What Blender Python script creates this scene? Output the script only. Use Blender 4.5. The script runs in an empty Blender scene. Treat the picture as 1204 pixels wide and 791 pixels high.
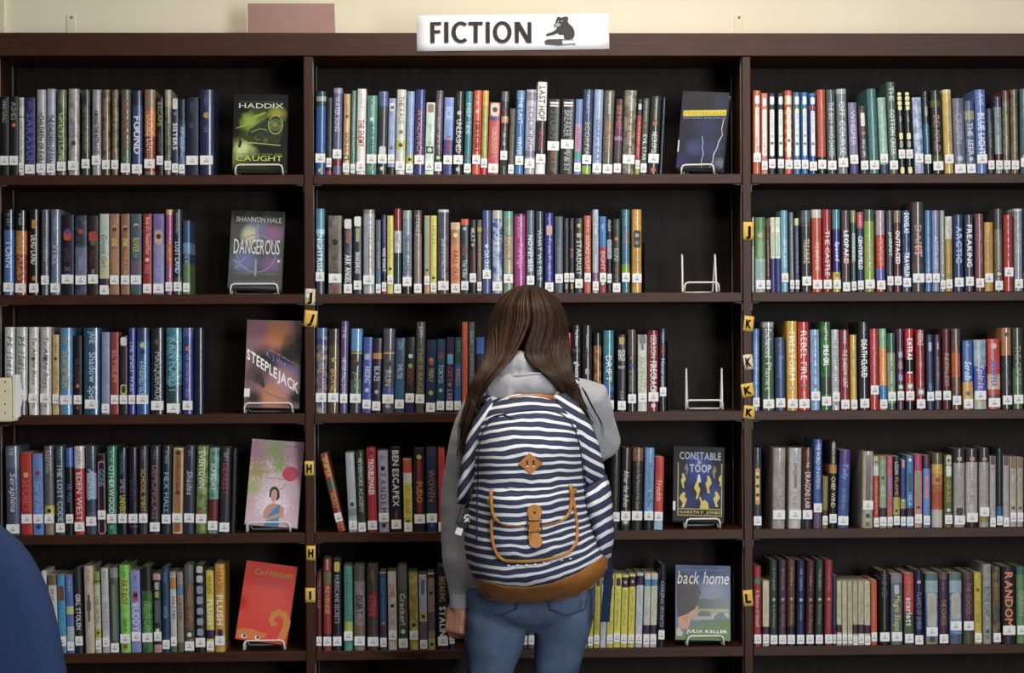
import bpy, math, random, colorsys
from mathutils import Vector, Matrix, noise as mnoise

# ---------------------------------------------------------------- camera
SC = bpy.context.scene
COL = SC.collection
PI = math.pi
YAW, ROLL, DIST, EYE = math.radians(2.2), math.radians(0.27), 5.7, 1.49
MPP = 0.0023                                   # metres per photograph pixel on the shelf front
FOC = DIST / math.cos(YAW) / MPP               # focal length in pixels (image 1204 x 791)
cam_data = bpy.data.cameras.new('camera')
cam = bpy.data.objects.new('camera', cam_data)
COL.objects.link(cam)
cam_data.sensor_width = 36.0
cam_data.lens = 36.0 * FOC / 1204.0
CAM_R = (Matrix.Rotation(-YAW, 3, 'Z') @ Matrix.Rotation(PI / 2, 3, 'X') @ Matrix.Rotation(-ROLL, 3, 'Z'))
cam.matrix_world = Matrix.Translation((-DIST * math.tan(YAW), -DIST, EYE)) @ CAM_R.to_4x4()
CAM_P = Vector((-DIST * math.tan(YAW), -DIST, EYE))
cam_data.dof.use_dof = True
cam_data.dof.focus_distance = 5.0
cam_data.dof.aperture_fstop = 9.0
cam_data.clip_start = 0.05
SC.camera = cam

# ---------------------------------------------------------------- world, lamps, exposure
w = bpy.data.worlds.new('world')
SC.world = w
w.use_nodes = True
w.node_tree.nodes['Background'].inputs[0].default_value = (0.85, 0.9, 1.0, 1)
w.node_tree.nodes['Background'].inputs[1].default_value = 0.05


def area(name, loc, target, sx, sy, power, colour):
    d = bpy.data.lights.new(name, 'AREA')
    d.shape = 'RECTANGLE'
    d.size, d.size_y, d.energy, d.color = sx, sy, power, colour
    o = bpy.data.objects.new(name, d)
    COL.objects.link(o)
    o.location = loc
    o.rotation_euler = (Vector(target) - Vector(loc)).to_track_quat('-Z', 'Y').to_euler()
    return o


area('window_light', (2.1, -6.0, 1.85), (0.1, 0, 1.45), 1.3, 2.1, 150, (0.88, 0.94, 1.0))
area('ceiling_lamp', (0.25, -0.95, 2.94), (0.3, -0.35, 0), 1.1, 0.35, 24, (1.0, 0.92, 0.80))
area('ceiling_lamp', (0.1, -3.2, 2.93), (0.1, -2.4, 0), 2.4, 0.6, 34, (1.0, 0.95, 0.88))
SC.view_settings.view_transform = 'Standard'
SC.view_settings.look = 'None'
SC.view_settings.gamma = 1.0
SC.view_settings.use_curve_mapping = False
SC.view_settings.exposure = 0.0

# ---------------------------------------------------------------- measuring and mesh helpers


def P(px, py, y):
    """World point seen at a photograph pixel, on the upright plane at depth y."""
    d = CAM_R @ Vector(((px - 602.0) / FOC, (395.5 - py) / FOC, -1.0))
    return CAM_P + d * ((y - CAM_P.y) / d.y)


def lin(h):
    def f(v):
        v /= 255.0
        return v / 12.92 if v <= 0.04045 else ((v + 0.055) / 1.055) ** 2.4
    return (f(int(h[0:2], 16)), f(int(h[2:4], 16)), f(int(h[4:6], 16)), 1.0)


def dye(h, sat=0.85, val=0.96):
    """Printing-ink version of a colour: slightly greyed, as covers behind plastic film are."""
    r, g, b, a = lin(h)
    y = 0.3 * r + 0.55 * g + 0.15 * b
    return ((y + (r - y) * sat) * val, (y + (g - y) * sat) * val, (y + (b - y) * sat) * val, 1.0)


class MB:
    def __init__(s):
        s.v, s.f, s.c, s.c2, s.sm = [], [], [], [], []
        s.a = []

    def add(s, verts, faces, c=(1, 1, 1, 1), c2=None, smooth=False, attr=None):
        n = len(s.v)
        s.v += [tuple(q) for q in verts]
        s.a += attr if attr else [0.0] * len(verts)
        for fc in faces:
            s.f.append([n + i for i in fc])
            s.c.append(c)
            s.c2.append(c2 or c)
            s.sm.append(smooth)

    def box(s, x0, x1, y0, y1, z0, z1, c=(1, 1, 1, 1), c2=None):
        s.add([(x0, y0, z0), (x1, y0, z0), (x1, y1, z0), (x0, y1, z0), (x0, y0, z1), (x1, y0, z1), (x1, y1, z1), (x0, y1, z1)],
              [(0, 3, 2, 1), (4, 5, 6, 7), (0, 1, 5, 4), (1, 2, 6, 5), (2, 3, 7, 6), (3, 0, 4, 7)], c, c2)

    def tube(s, pts, rad, seg=8, c=(1, 1, 1, 1), c2=None, flat=1.0, up=None, attr=None):
        pts = [Vector(p) for p in pts]
        n = len(pts)
        if not hasattr(rad, '__len__'):
            rad = [rad] * n
        vs, prev = [], None
        for i, p in enumerate(pts):
            t = (pts[min(i + 1, n - 1)] - pts[max(i - 1, 0)]).normalized()
            if prev is None:
                ref = Vector(up) if up else (Vector((0, 0, 1)) if abs(t.z) < 0.9 else Vector((0, 1, 0)))
                nrm = (ref - t * ref.dot(t)).normalized()
            else:
                nrm = (prev - t * prev.dot(t)).normalized()
            prev = nrm
            b = t.cross(nrm)
            for k in range(seg):
                an = 2 * PI * k / seg
                vs.append(p + nrm * (math.cos(an) * rad[i] * flat) + b * (math.sin(an) * rad[i]))
        fs = [(i * seg + k, i * seg + (k + 1) % seg, (i + 1) * seg + (k + 1) % seg, (i + 1) * seg + k)
              for i in range(n - 1) for k in range(seg)]
        vs += [pts[0], pts[-1]]
        e = len(vs)
        fs += [(e - 2, (k + 1) % seg, k) for k in range(seg)]
        fs += [(e - 1, (n - 1) * seg + k, (n - 1) * seg + (k + 1) % seg) for k in range(seg)]
        s.add(vs, fs, c, c2, True, attr)

    def capsule(s, pts, rad, seg=12, cap=3, **kw):
        """A tube with rounded ends."""
        pts = [Vector(p) for p in pts]
        rad = list(rad) if hasattr(rad, '__len__') else [rad] * len(pts)
        t0, t1 = (pts[0] - pts[1]).normalized(), (pts[-1] - pts[-2]).normalized()
        A, B = [], []
        for i in range(cap):
            an = PI / 2 * (i + 0.35) / (cap + 0.35)
            A.append((pts[0] + t0 * (rad[0] * math.cos(an)), rad[0] * math.sin(an)))
            B.append((pts[-1] + t1 * (rad[-1] * math.cos(an)), rad[-1] * math.sin(an)))
        q = A + list(zip(pts, rad)) + B[::-1]
        s.tube([x[0] for x in q], [x[1] for x in q], seg, **kw)

    def loft(s, rings, seg=24, c=(1, 1, 1, 1), c2=None, power=2.0):
        """Horizontal super-ellipse rings: (centre, rx, ry)."""
        vs = []
        for ce, rx, ry in rings:
            ce = Vector(ce)
            for k in range(seg):
                an = 2 * PI * k / seg
                ca, sa = math.cos(an), math.sin(an)
                vs.append(ce + Vector((math.copysign(abs(ca) ** (2 / power), ca) * rx, math.copysign(abs(sa) ** (2 / power), sa) * ry, 0)))
        n = len(rings)
        fs = [(i * seg + k, i * seg + (k + 1) % seg, (i + 1) * seg + (k + 1) % seg, (i + 1) * seg + k) for i in range(n - 1) for k in range(seg)]
        vs += [Vector(rings[0][0]), Vector(rings[-1][0])]
        e = len(vs)
        fs += [(e - 2, (k + 1) % seg, k) for k in range(seg)] + [(e - 1, (n - 1) * seg + k, (n - 1) * seg + (k + 1) % seg) for k in range(seg)]
        s.add(vs, fs, c, c2, True)

    def ball(s, ce, rx, ry=None, rz=None, seg=16, rows=10, c=(1, 1, 1, 1), c2=None):
        ry, rz = ry or rx, rz or rx
        ce = Vector(ce)
        s.loft([(ce + Vector((0, 0, -rz * math.cos(PI * (i + 0.25) / (rows + 0.5)))), rx * math.sin(PI * (i + 0.25) / (rows + 0.5)), ry * math.sin(PI * (i + 0.25) / (rows + 0.5)))
                for i in range(rows + 1)], seg, c, c2)

    def prism(s, pts, y0, y1, c=(1, 1, 1, 1), c2=None):
        """Outline in (x, z), counter-clockwise seen from -y, given thickness along y."""
        n = len(pts)
        s.add([(x, y0, z) for x, z in pts] + [(x, y1, z) for x, z in pts],
              [tuple(range(n)), tuple(range(2 * n - 1, n - 1, -1))] + [(i, n + i, n + (i + 1) % n, (i + 1) % n) for i in range(n)], c, c2)

    def build(s, name, mat, parent=None, attr=None, colours=True):
        me = bpy.data.meshes.new(name)
        me.from_pydata(s.v, [], s.f)
        me.materials.append(mat)
        me.polygons.foreach_set('use_smooth', s.sm)
        if colours:
            for nm, cs in (('print', s.c), ('print2', s.c2)):
                at = me.attributes.new(nm, 'FLOAT_COLOR', 'FACE')
                at.data.foreach_set('color', [x for q in cs for x in q])
        if attr:
            at = me.attributes.new(attr, 'FLOAT', 'POINT')
            at.data.foreach_set('value', s.a)
        me.update()
        o = bpy.data.objects.new(name, me)
        COL.objects.link(o)
        if parent is not None:
            o.parent = parent
        return o


def tag(o, label, cat, group=None):
    o['label'] = label
    o['category'] = cat
    if group:
        o['group'] = group
    return o


def thing(name, label, cat, loc=(0, 0, 0), rot=(0, 0, 0), group=None):
    o = bpy.data.objects.new(name, None)
    o.empty_display_size = 0.05
    COL.objects.link(o)
    o.location = loc
    o.rotation_euler = rot
    return tag(o, label, cat, group)


def bevel(o, wd=0.002, seg=2):
    m = o.modifiers.new('bevel', 'BEVEL')
    m.width, m.segments, m.limit_method = wd, seg, 'ANGLE'
    return o


def bake_remesh(o, voxel, smooth=4, disp=None):
    """Fuse the overlapping lofts of a figure or garment into one continuous skin."""
    m = o.modifiers.new('fuse', 'REMESH')
    m.mode, m.voxel_size, m.use_smooth_shade = 'VOXEL', voxel, True
    if smooth:
        m = o.modifiers.new('relax', 'SMOOTH')
        m.iterations, m.factor = smooth, 0.5
    dg = bpy.context.evaluated_depsgraph_get()
    me = bpy.data.meshes.new_from_object(o.evaluated_get(dg))
    o.modifiers.clear()
    mat = o.data.materials[0]
    me.materials.clear()
    me.materials.append(mat)
    me.name = o.name
    o.data = me
    if disp:
        me.calc_loop_triangles()
        nr = [Vector(v.normal) for v in me.vertices]
        for v, n in zip(me.vertices, nr):
            v.co = v.co + n * disp(v.co)
    me.polygons.foreach_set('use_smooth', [True] * len(me.polygons))
    me.update()
    return o


# ---------------------------------------------------------------- materials


class NT:
    def __init__(s, name, rough=0.5, spec=0.5):
        s.m = bpy.data.materials.new(name)
        s.m.use_nodes = True
        s.t = s.m.node_tree
        s.b = s.t.nodes['Principled BSDF']
        s.b.inputs['Roughness'].default_value = rough
        s.b.inputs['Specular IOR Level'].default_value = spec

    def n(s, kind, **kw):
        nd = s.t.nodes.new(kind)
        for k, v in kw.items():
            setattr(nd, k, v)
        return nd

    def l(s, a, b):
        s.t.links.new(a, b)

    def attr(s, name):
        return s.n('ShaderNodeAttribute', attribute_name=name)

    def noise(s, scale, detail=3, vec=None, rough=0.55):
        nd = s.n('ShaderNodeTexNoise')
        nd.inputs['Scale'].default_value = scale
        nd.inputs['Detail'].default_value = detail
        nd.inputs['Roughness'].default_value = rough
        if vec is None:
            vec = s.n('ShaderNodeTexCoord').outputs['Object']
        s.l(vec, nd.inputs['Vector'])
        return nd.outputs['Fac']

    def ramp(s, fac, stops):
        r = s.n('ShaderNodeValToRGB')
        while len(r.color_ramp.elements) < len(stops):
            r.color_ramp.elements.new(0.5)
        for e, (p, c) in zip(r.color_ramp.elements, stops):
            e.position, e.color = p, c
        s.l(fac, r.inputs[0])
        return r.outputs[0]

    def mix(s, fac, a, b, mode='MIX'):
        nd = s.n('ShaderNodeMix', data_type='RGBA', blend_type=mode)
        for sock, val in ((nd.inputs['Factor'], fac), (nd.inputs['A'], a), (nd.inputs['B'], b)):
            if hasattr(val, 'is_linked'):
                s.l(val, sock)
            else:
                sock.default_value = val
        return nd.outputs['Result']

    def math(s, op, a, b=0.0):
        nd = s.n('ShaderNodeMath', operation=op)
        for i, val in enumerate((a, b)):
            if hasattr(val, 'is_linked'):
                s.l(val, nd.inputs[i])
            else:
                nd.inputs[i].default_value = val
        return nd.outputs[0]

    def bump(s, h, strength, dist):
        bp = s.n('ShaderNodeBump')
        bp.inputs['Strength'].default_value = strength
        bp.inputs['Distance'].default_value = dist
        s.l(h, bp.inputs['Height'])
        s.l(bp.outputs[0], s.b.inputs['Normal'])

    def base(s, c):
        if hasattr(c, 'is_linked'):
            s.l(c, s.b.inputs['Base Color'])
        else:
            s.b.inputs['Base Color'].default_value = c
        return s


def two_tone(name, a, b, scale, rough=0.5, spec=0.5, stretch=None, bumps=None, lo=0.35, hi=0.65):
    k = NT(name, rough, spec)
    vec = None
    if stretch:
        mp = k.n('ShaderNodeMapping')
        mp.inputs['Scale'].default_value = stretch
        k.l(k.n('ShaderNodeTexCoord').outputs['Object'], mp.inputs[0])
        vec = mp.outputs[0]
    f = k.noise(scale, 5, vec)
    k.base(k.ramp(f, [(lo, lin(a)), (hi, lin(b))]))
    if bumps:
        k.bump(k.noise(bumps[0], 3, vec), bumps[1], bumps[2])
    return k.m


def print_mat(name, rough, coat, scale=55):
    """Printed stock: inks come from the piece's own print colours, broken up as printed artwork is."""
    k = NT(name, rough, 0.4)
    oi = k.n('ShaderNodeObjectInfo')
    tc = k.n('ShaderNodeTexCoord').outputs['Object']
    ad = k.n('ShaderNodeVectorMath', operation='ADD')
    k.l(tc, ad.inputs[0])
    k.l(k.math('MULTIPLY', oi.outputs['Random'], 9.0), ad.inputs[1])
    f = k.noise(scale, 4, ad.outputs[0], 0.6)
    r = k.ramp(f, [(0.42, (0, 0, 0, 1)), (0.6, (1, 1, 1, 1))])
    k.base(k.mix(r, k.attr('print').outputs['Color'], k.attr('print2').outputs['Color']))
    k.b.inputs['Coat Weight'].default_value = coat
    k.b.inputs['Coat Roughness'].default_value = 0.09
    return k.m


M = {}
M['film'] = print_mat('film_jacketed_cover', 0.42, 1.0)
M['card'] = print_mat('card_cover', 0.42, 0.2)
M['ink'] = print_mat('spine_ink', 0.45, 0.25)
k = NT('flat_black_ink', 0.85, 0.1)
k.base(k.attr('print').outputs['Color'])
M['ink_matte'] = k.m
M['paper'] = two_tone('page_edges', 'b8ac90', 'a4987c', 30, 0.85, 0.2, stretch=(60, 1, 1))
M['sticker'] = two_tone('white_sticker_paper', 'f4f3f2', 'e8e6e6', 40, 0.5, 0.4)
M['wood'] = two_tone('espresso_stained_wood', '34190c', '44240f', 9, 0.45, 0.3, stretch=(1.2, 6, 14), bumps=(60, 0.12, 0.001))
M['woodup'] = two_tone('espresso_stained_upright', '34190c', '44240f', 9, 0.45, 0.3, stretch=(14, 6, 1.2), bumps=(60, 0.12, 0.001))
M['back'] = two_tone('dark_back_panel', '211813', '2c211a', 7, 0.6, 0.2, stretch=(8, 6, 1))
M['wall'] = two_tone('cream_wall_paint', 'f0e6cc', 'f4ebd4', 2.5, 0.7, 0.25, bumps=(140, 0.12, 0.001))
M['strap_paint'] = two_tone('cream_painted_metal', 'efe6cc', 'e6dcba', 8, 0.5, 0.4)
M['ceiling'] = two_tone('ceiling_tile', 'dcdad2', 'ceccc4', 60, 0.9, 0.1)
M['carpet'] = two_tone('grey_carpet', '4a4744', '5c5854', 90, 0.95, 0.1, bumps=(300, 0.5, 0.003))
M['steel'] = two_tone('dull_steel', '8e8c88', '706e6a', 20, 0.4, 0.5)
M['wire'] = two_tone('white_coated_wire', 'f0ede4', 'e4e0d6', 20, 0.35, 0.5)
M['black_metal'] = two_tone('black_enamelled_metal', '15120f', '201b18', 15, 0.5, 0.4)

# ---------------------------------------------------------------- the room


def struct(name, bx, m):
    b = MB()
    b.box(*bx)
    o = b.build(name, m, colours=False)
    o['kind'] = 'structure'
    return o


DEPTH = 0.27                                            # bookcase depth
WALL_Y = DEPTH + 0.03
struct('floor', (-3.2, 3.2, -7.4, WALL_Y, -0.05, 0.0), M['carpet'])
struct('wall_back', (-3.2, 3.2, WALL_Y, WALL_Y + 0.1, 0.0, 3.0), M['wall'])
struct('ceiling', (-3.2, 3.2, -7.4, WALL_Y + 0.1, 3.0, 3.05), M['ceiling'])
q0, q1 = P(-14, 20, WALL_Y), P(5.5, 20, WALL_Y)
struct('trim_1', (q0.x, q1.x, WALL_Y - 0.016, WALL_Y, 0.0, 3.0), M['strap_paint'])

# ---------------------------------------------------------------- the bookcase
ROWPX = (204.8, 344.6, 484.6, 624.6, 763.2)             # top front edge of each shelf at the picture's middle
ROWZ = [P(602, q, 0).z for q in ROWPX]
PITCH = (ROWZ[0] - ROWZ[4]) / 4
TH = 0.0265
TOPZ, HEADZ = P(602, 39, 0).z, P(602, 66, 0).z
XL0, XL1 = P(-15, 395, 0).x, P(-1.5, 395, 0).x          # left side panel
XD0, XD1 = P(358.5, 395, 0).x, P(368.6, 395, 0).x       # left divider
XE0, XE1 = P(874, 395, 0).x, P(884, 395, 0).x           # right divider
XR0, XR1 = P(1389, 395, 0).x, P(1402, 395, 0).x
case = thing('bookcase', 'tall dark brown wooden bookcase filling the wall behind the books', 'bookcase', ((XL0 + XR1) / 2, DEPTH / 2, 0))
COFF = case.location


def cpart(name, x0, x1, y0, y1, z0, z1, m, parent=None, bv=0.0018):
    b = MB()
    o0 = Vector(COFF) if parent is None else Vector(COFF) + parent.location
    c = Vector(((x0 + x1) / 2, (y0 + y1) / 2, (z0 + z1) / 2))
    b.box(x0 - c.x, x1 - c.x, y0 - c.y, y1 - c.y, z0 - c.z, z1 - c.z)
    o = b.build(name, m, parent or case, colours=False)
    o.location = c - o0
    if bv:
        bevel(o, bv)
    return o


for x0, x1, nm in ((XL0, XL1, 'side_panel'), (XD0, XD1, 'divider'), (XE0, XE1, 'divider'), (XR0, XR1, 'side_panel')):
    cpart(nm, x0, x1, 0.0, DEPTH, 0.0, HEADZ - 0.0006, M['woodup'])
cpart('header', XL0, XR1, -0.004, 0.026, HEADZ, TOPZ, M['wood'])
cpart('top_board', XL0, XR1, 0.0265, DEPTH, HEADZ, TOPZ - 0.0004, M['wood'])
for x0, x1 in ((XL1, XD0), (XD1, XE0), (XE1, XR0)):
    cpart('back_panel', x0 + 0.0006, x1 - 0.0006, DEPTH - 0.012, DEPTH, 0.1, HEADZ - 0.0006, M['back'], bv=0)
    cpart('plinth', x0 + 0.0006, x1 - 0.0006, 0.03, 0.05, 0.0, 0.078, M['wood'])
    for z in ROWZ + [ROWZ[4] - PITCH, 0.105]:
        sh = cpart('shelf', x0 + 0.0012, x1 - 0.0012, 0.003, DEPTH - 0.0125, z - TH, z, M['wood'])
        if z in ROWZ[:4]:
            for sx in (-1, 1):                          # little wire clips that carry the shelf
                xc = x0 + 0.0015 if sx < 0 else x1 - 0.0015
                mb = MB()
                mb.tube([(0, 0.0, 0.0), (-sx * 0.012, 0, 0.001), (-sx * 0.022, 0, 0.002)], 0.0016, 6)
                mb.box(-0.0006, 0.0006, -0.006, 0.006, -0.02, 0.0)
                k = mb.build('shelf_clip', M['steel'], sh, colours=False)
                k.location = Vector((xc, 0.012, z - TH - 0.0022)) - Vector(COFF) - sh.location
    for xs in (x0 + 0.0004, x1 - 0.0004):               # slotted metal standards let into the uprights
        for ys in (0.022, 0.2):
            cpart('shelf_standard', xs - 0.0014, xs + 0.0014, ys, ys + 0.012, 0.12, HEADZ - 0.002, M['steel'], bv=0)

# ---------------------------------------------------------------- lettering
GLYPH = {}


def load_glyphs():
    chars = sorted(set('ABCDEFGHIJKLMNOPQRSTUVWXYZabcdefghijklmnopqrstuvwxyz0123456789.,&!?\'-'))
    tmp = []
    for st, off in (('r', 0.0), ('b', 0.022), ('x', 0.06)):
        for ch in chars:
            cu = bpy.data.curves.new('glyph', 'FONT')
            cu.body, cu.offset, cu.resolution_u, cu.fill_mode = ch, off, 2, 'FRONT'
            o = bpy.data.objects.new('glyph', cu)
            COL.objects.link(o)
            tmp.append((st, ch, o))
    dg = bpy.context.evaluated_depsgraph_get()
    for st, ch, o in tmp:
        ev = o.evaluated_get(dg)
        me = ev.to_mesh()
        me.calc_loop_triangles()
        vs = [(v.co.x, v.co.y) for v in me.vertices]
        fs = [tuple(t.vertices) for t in me.loop_triangles]
        x0 = min(v[0] for v in vs)
        x1 = max(v[0] for v in vs)
        GLYPH[st, ch] = ([(a - x0, b) for a, b in vs], fs, x1 - x0)
        ev.to_mesh_clear()
    for st, ch, o in tmp:
        cu = o.data
        bpy.data.objects.remove(o)
        bpy.data.curves.remove(cu)


load_glyphs()


def set_text(text, style='', sp=0.09):
    """Flat triangles for a line of words: (points, faces, length); capitals are 0.7 high."""
    st = 'x' if 'x' in style else 'b' if 'b' in style else 'r'
    sl = 0.22 if 'i' in style else 0.0
    vs, fs, x = [], [], 0.0
    for ch in text:
        if ch == ' ':
            x += 0.3
            continue
        v, f, wd = GLYPH[st, ch]
        n = len(vs)
        vs += [(x + a + sl * b, b) for a, b in v]
        fs += [tuple(n + i for i in t) for t in f]
        x += wd + sp
    return vs, fs, max(x - sp, 0.1)


def cap_height(vs):
    return max(0.7, max(b for a, b in vs)), min(0.0, min(b for a, b in vs))
# One line per book, read off the shelves left to right.  Fields: left edge, right edge, height, cover colour, then its print:
# b from,to,colour = band; q from,to,colour,width = panel; t from,to,colour,WORDS[,style] = title; u = lettering too small to read;
# d at,colour = disc; j at = green award seal; s height = call-number sticker; n colour = mottled art; p = paperback; l = lean
SHELF_BOOKS = {}
SHELF_BOOKS['L', 0] = '''
0 10.7 91 161918 t.04,.33,a8a8a4,UNNATURALS s17 p
11 21.6 91 141716 t.07,.3,9a9a98,ASHES d.36,d0602a s17 p
22 28 90 d6d2ca b.03,.12,b8b4ac b.24,.26,8a6a4a u.3,.75,8a7a60 s9 p
29 41.5 90 2a285e t.2,.88,5c5ab4,SARASUN,b u.05,.15,5c5ab4 s7 p
43 54 99 aaa8ae t.3,.88,3a3a40,CHILDREN_OF_EXILE,b d.28,8a888e s8
55 65.5 100 b2b0c4 t.3,.88,30303a,THE_CHILDREN_OF_EXILE,b s8
67 78 99 707a52 n4c5636 t.27,.86,c8d48c,GREYSTONE u.04,.2,a8b080 s10
80 93 100 b6b0b4 n8e8a8c u.38,.62,6a5a5a d.63,4a3a38 s11
96 106 99 2c322e n545c50 u.2,.75,a08858 s13
108 119 99 a4a4ac t.24,.76,24242a,AMONG_THE_BETRAYED,b b.8,.87,e6e6e6 s17
120 129.5 99 826e4e n4c4030 u.1,.72,c0a26a s12
131 139.5 99 826e4e n4c4030 u.1,.72,c0a26a s12
142 153.5 99 56604c t.12,.7,b83030,PIRATE_BAY d.81,5a8a3c s8
155 167.5 98 3a4880 b0,.18,24304c t.3,.78,e8e8f0,FOUND,b d.45,e0e0e8 d.9,24283c s7
169.5 182.5 99 7c8068 b.25,.55,dc7a2c b.55,.96,922c20 t.3,.86,e8d4a0,DOUBLE_IDENTITY s13 nb06a3a
184 192 90 1c201a t.06,.4,a0b040,ESCAPE u.45,.7,787840 s17 p
193.5 201.5 99 8a8468 n5c5a44 b0,.2,b0a890 t.4,.84,302c20,INTO_THE_GAUNTLET s11
202 209.7 89 2c3858 q.0,.14,dedcd8,.9 d.2,b07080 t.3,.8,ececec,SISTERS,b s8 p
210.3 217.5 88 5a7ca4 n2c4058 b0,.28,20303c u.35,.78,d8e4f0 s7 p
218.5 233.6 90 171c34 u.06,.2,485078 d.36,384070 s17 p
234.4 251.5 99 28325e d.3,b0943c u.06,.18,5a6690 u.42,.5,7078a0 s17
'''
SHELF_BOOKS['M', 0] = '''
370.5 382.7 97 2d539a b0,.06,1c4a4c b.06,.12,9ab4a8 b.12,.18,1c4448 d.95,c0c060 s19
383.4 389.8 90 2c2e26 b.95,1,a83030 u.2,.7,5a6048 s14 p
390.6 401.6 101 625e84 b.83,.9,7a2434 b0,.06,9a98b0 t.1,.5,d4d4e4,WATER_SONG s24
402.8 411 94 d6b074 u.04,.25,a87c40 d.28,6a3420 t.48,.72,6a4420,BONES j.79 s8
412 417.6 98 60907c u.2,.7,b8d4c4 s7
418.4 429.4 100 e6e2de u.06,.25,b0a8a8 t.36,.68,b82c34,THE_ENEMY,b s9
430.4 442.6 92 4c8c82 t.36,.74,16323c,BLACK_WATER u.05,.3,c0d8d0 d.3,d8e8e0 d.92,8aa848 s18
443.6 454.7 97 3c3c38 b0,.18,5c6ca4 b.18,.26,484854 q.66,.8,dcdcdc,.9 d.93,d8d8d8 s18
455.4 463.6 89 94a8d8 q.06,.17,e4e0d8,.8 d.12,487048 b.9,1,24242c u.3,.7,d0d8f0 d.65,6a7088 s18 p
464.4 476 99 ccd0c0 t.08,.4,585c58,THE_RACE d.5,848884 b.6,.71,d8d450 d.655,3c3c80 s10
476.8 485.7 97 86a0d0 b.76,.88,c8c860 d.82,30304c u.1,.6,b8c8e8 s7
486.5 498.5 99 40468a t.24,.82,e87a3c,AVALANCHE s17
499.3 509.5 84 c8dacc q.02,.14,a8806c,.8 u.3,.6,88a090 j.66 s10 p
510.3 519.4 98 685e6a n484050 u.1,.7,c8bcc8 b.76,.9,2c5440 j.8 s9
520.6 531.5 90 7894d4 b.55,1,40488a t.12,.35,d8e4f4,ICE t.5,.74,b03848,RISING s17 p
532.4 544 97 282c24 d.26,d8d4dc t.34,.74,e4e4e4,UNLEASHED u.05,.18,5c6054 d.94,d8d8d0 s17
545 553.6 97 30808a t.1,.75,c8e0e0,DEEP_TIDE d.8,d05030 s7
554.6 564.5 98 dc4e2c d.25,ecd8b0 u.06,.18,f0c8a8 t.36,.75,4c2420,FIREGIRL,b s17
565 572.6 98 b0a848 b0,.18,e0b83c n88a04a u.2,.75,e8e098 b.92,1,c83c2c s13
573.4 586 84 c0444e q.01,.19,e0d8cc,.9 d.1,5c4438 b.2,.25,50507c t.38,.7,e8c860,SIMON_SAYS u.3,.8,e8a0a0 s7 p
587.4 596 97 3c403a b.3,.38,d8a468 b0,.12,6a6c78 d.22,784458 u.45,.65,d8d8d4 q.83,.9,1c1c1c,.8 s22
597 604 77 60564a n463e34 u.1,.8,8a7c68 s6 p
605 615 98 3e74b4 b0,.1,6a9cd0 t.08,.4,d8e8f4,THE_LAST t.55,.77,e8f0f8,WINTER s16
616.2 628.4 99 acacbc b.03,.13,8c8c9c b.72,.8,7a7a94 t.2,.72,e4e4f0,LOOKING t.2,.72,6c5c8c,LOOKING,s s12
629.2 641 108 e8e8e6 b.42,.8,38322e t.05,.45,26262a,LAST_HOPE,b t.5,.74,b83840,THE_VILLAGE s18
642 656.6 88 242420 t.04,.1,e0e0e0,II,b t.15,.52,5c6c58,STORM u.68,.95,a86c30 s33 p
657.8 673.6 88 242420 t.04,.1,e0e0e0,II,b t.15,.5,a8b0b4,BREAKER u.62,.95,d0d0d0 s35 p
674.6 682.6 88 7088c4 b.33,.7,b88cac b.7,.8,48a090 u.4,.65,7c3c64 s8 p
683.4 694.8 99 3e4a78 t.38,.78,b4b838,SCORPIA b.9,1,90b43c u.04,.28,a8b4dc s17
696 707 99 8ea2ca u.04,.25,c8d4ec t.35,.85,5c6c98,SNAKE_BAY s7
708 720 98 706c60 t.02,.28,e8e8e4,ANTHONY_HOROWITZ,b t.36,.74,c87838,OBLIVION b.86,1,586050 s6
721 730 88 3c2a24 t.08,.4,d06c58,SIDE_SHOT b.3,.5,682c50 b.5,.55,a06ca0 b.55,.8,4c3c40 s7 p
731 745.8 98 908a78 n605c50 u.06,.2,c8c0a8 t.24,.74,5c5440,SECRET u.3,.6,d8a050 s17
746.4 751.7 88 b43c3a b0,.22,30383c q.06,.14,c0d0d4,.8 u.3,.75,e8a8a0 b.94,1,a0b040 s11 p
752.5 760 89 3c463e t.03,.3,b8bcb4,ANTHONY_HOROWITZ d.37,b05030 t.48,.82,e4e4e0,EVIL_STAR s7 p
760.8 774 91 2e2e2a t.03,.3,b8bcb4,ANTHONY_HOROWITZ d.35,b06030 t.46,.78,e8e8e0,NECROPOLIS d.95,d04c38 s18
775 778.6 90 283840 n1c2830
'''
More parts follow.
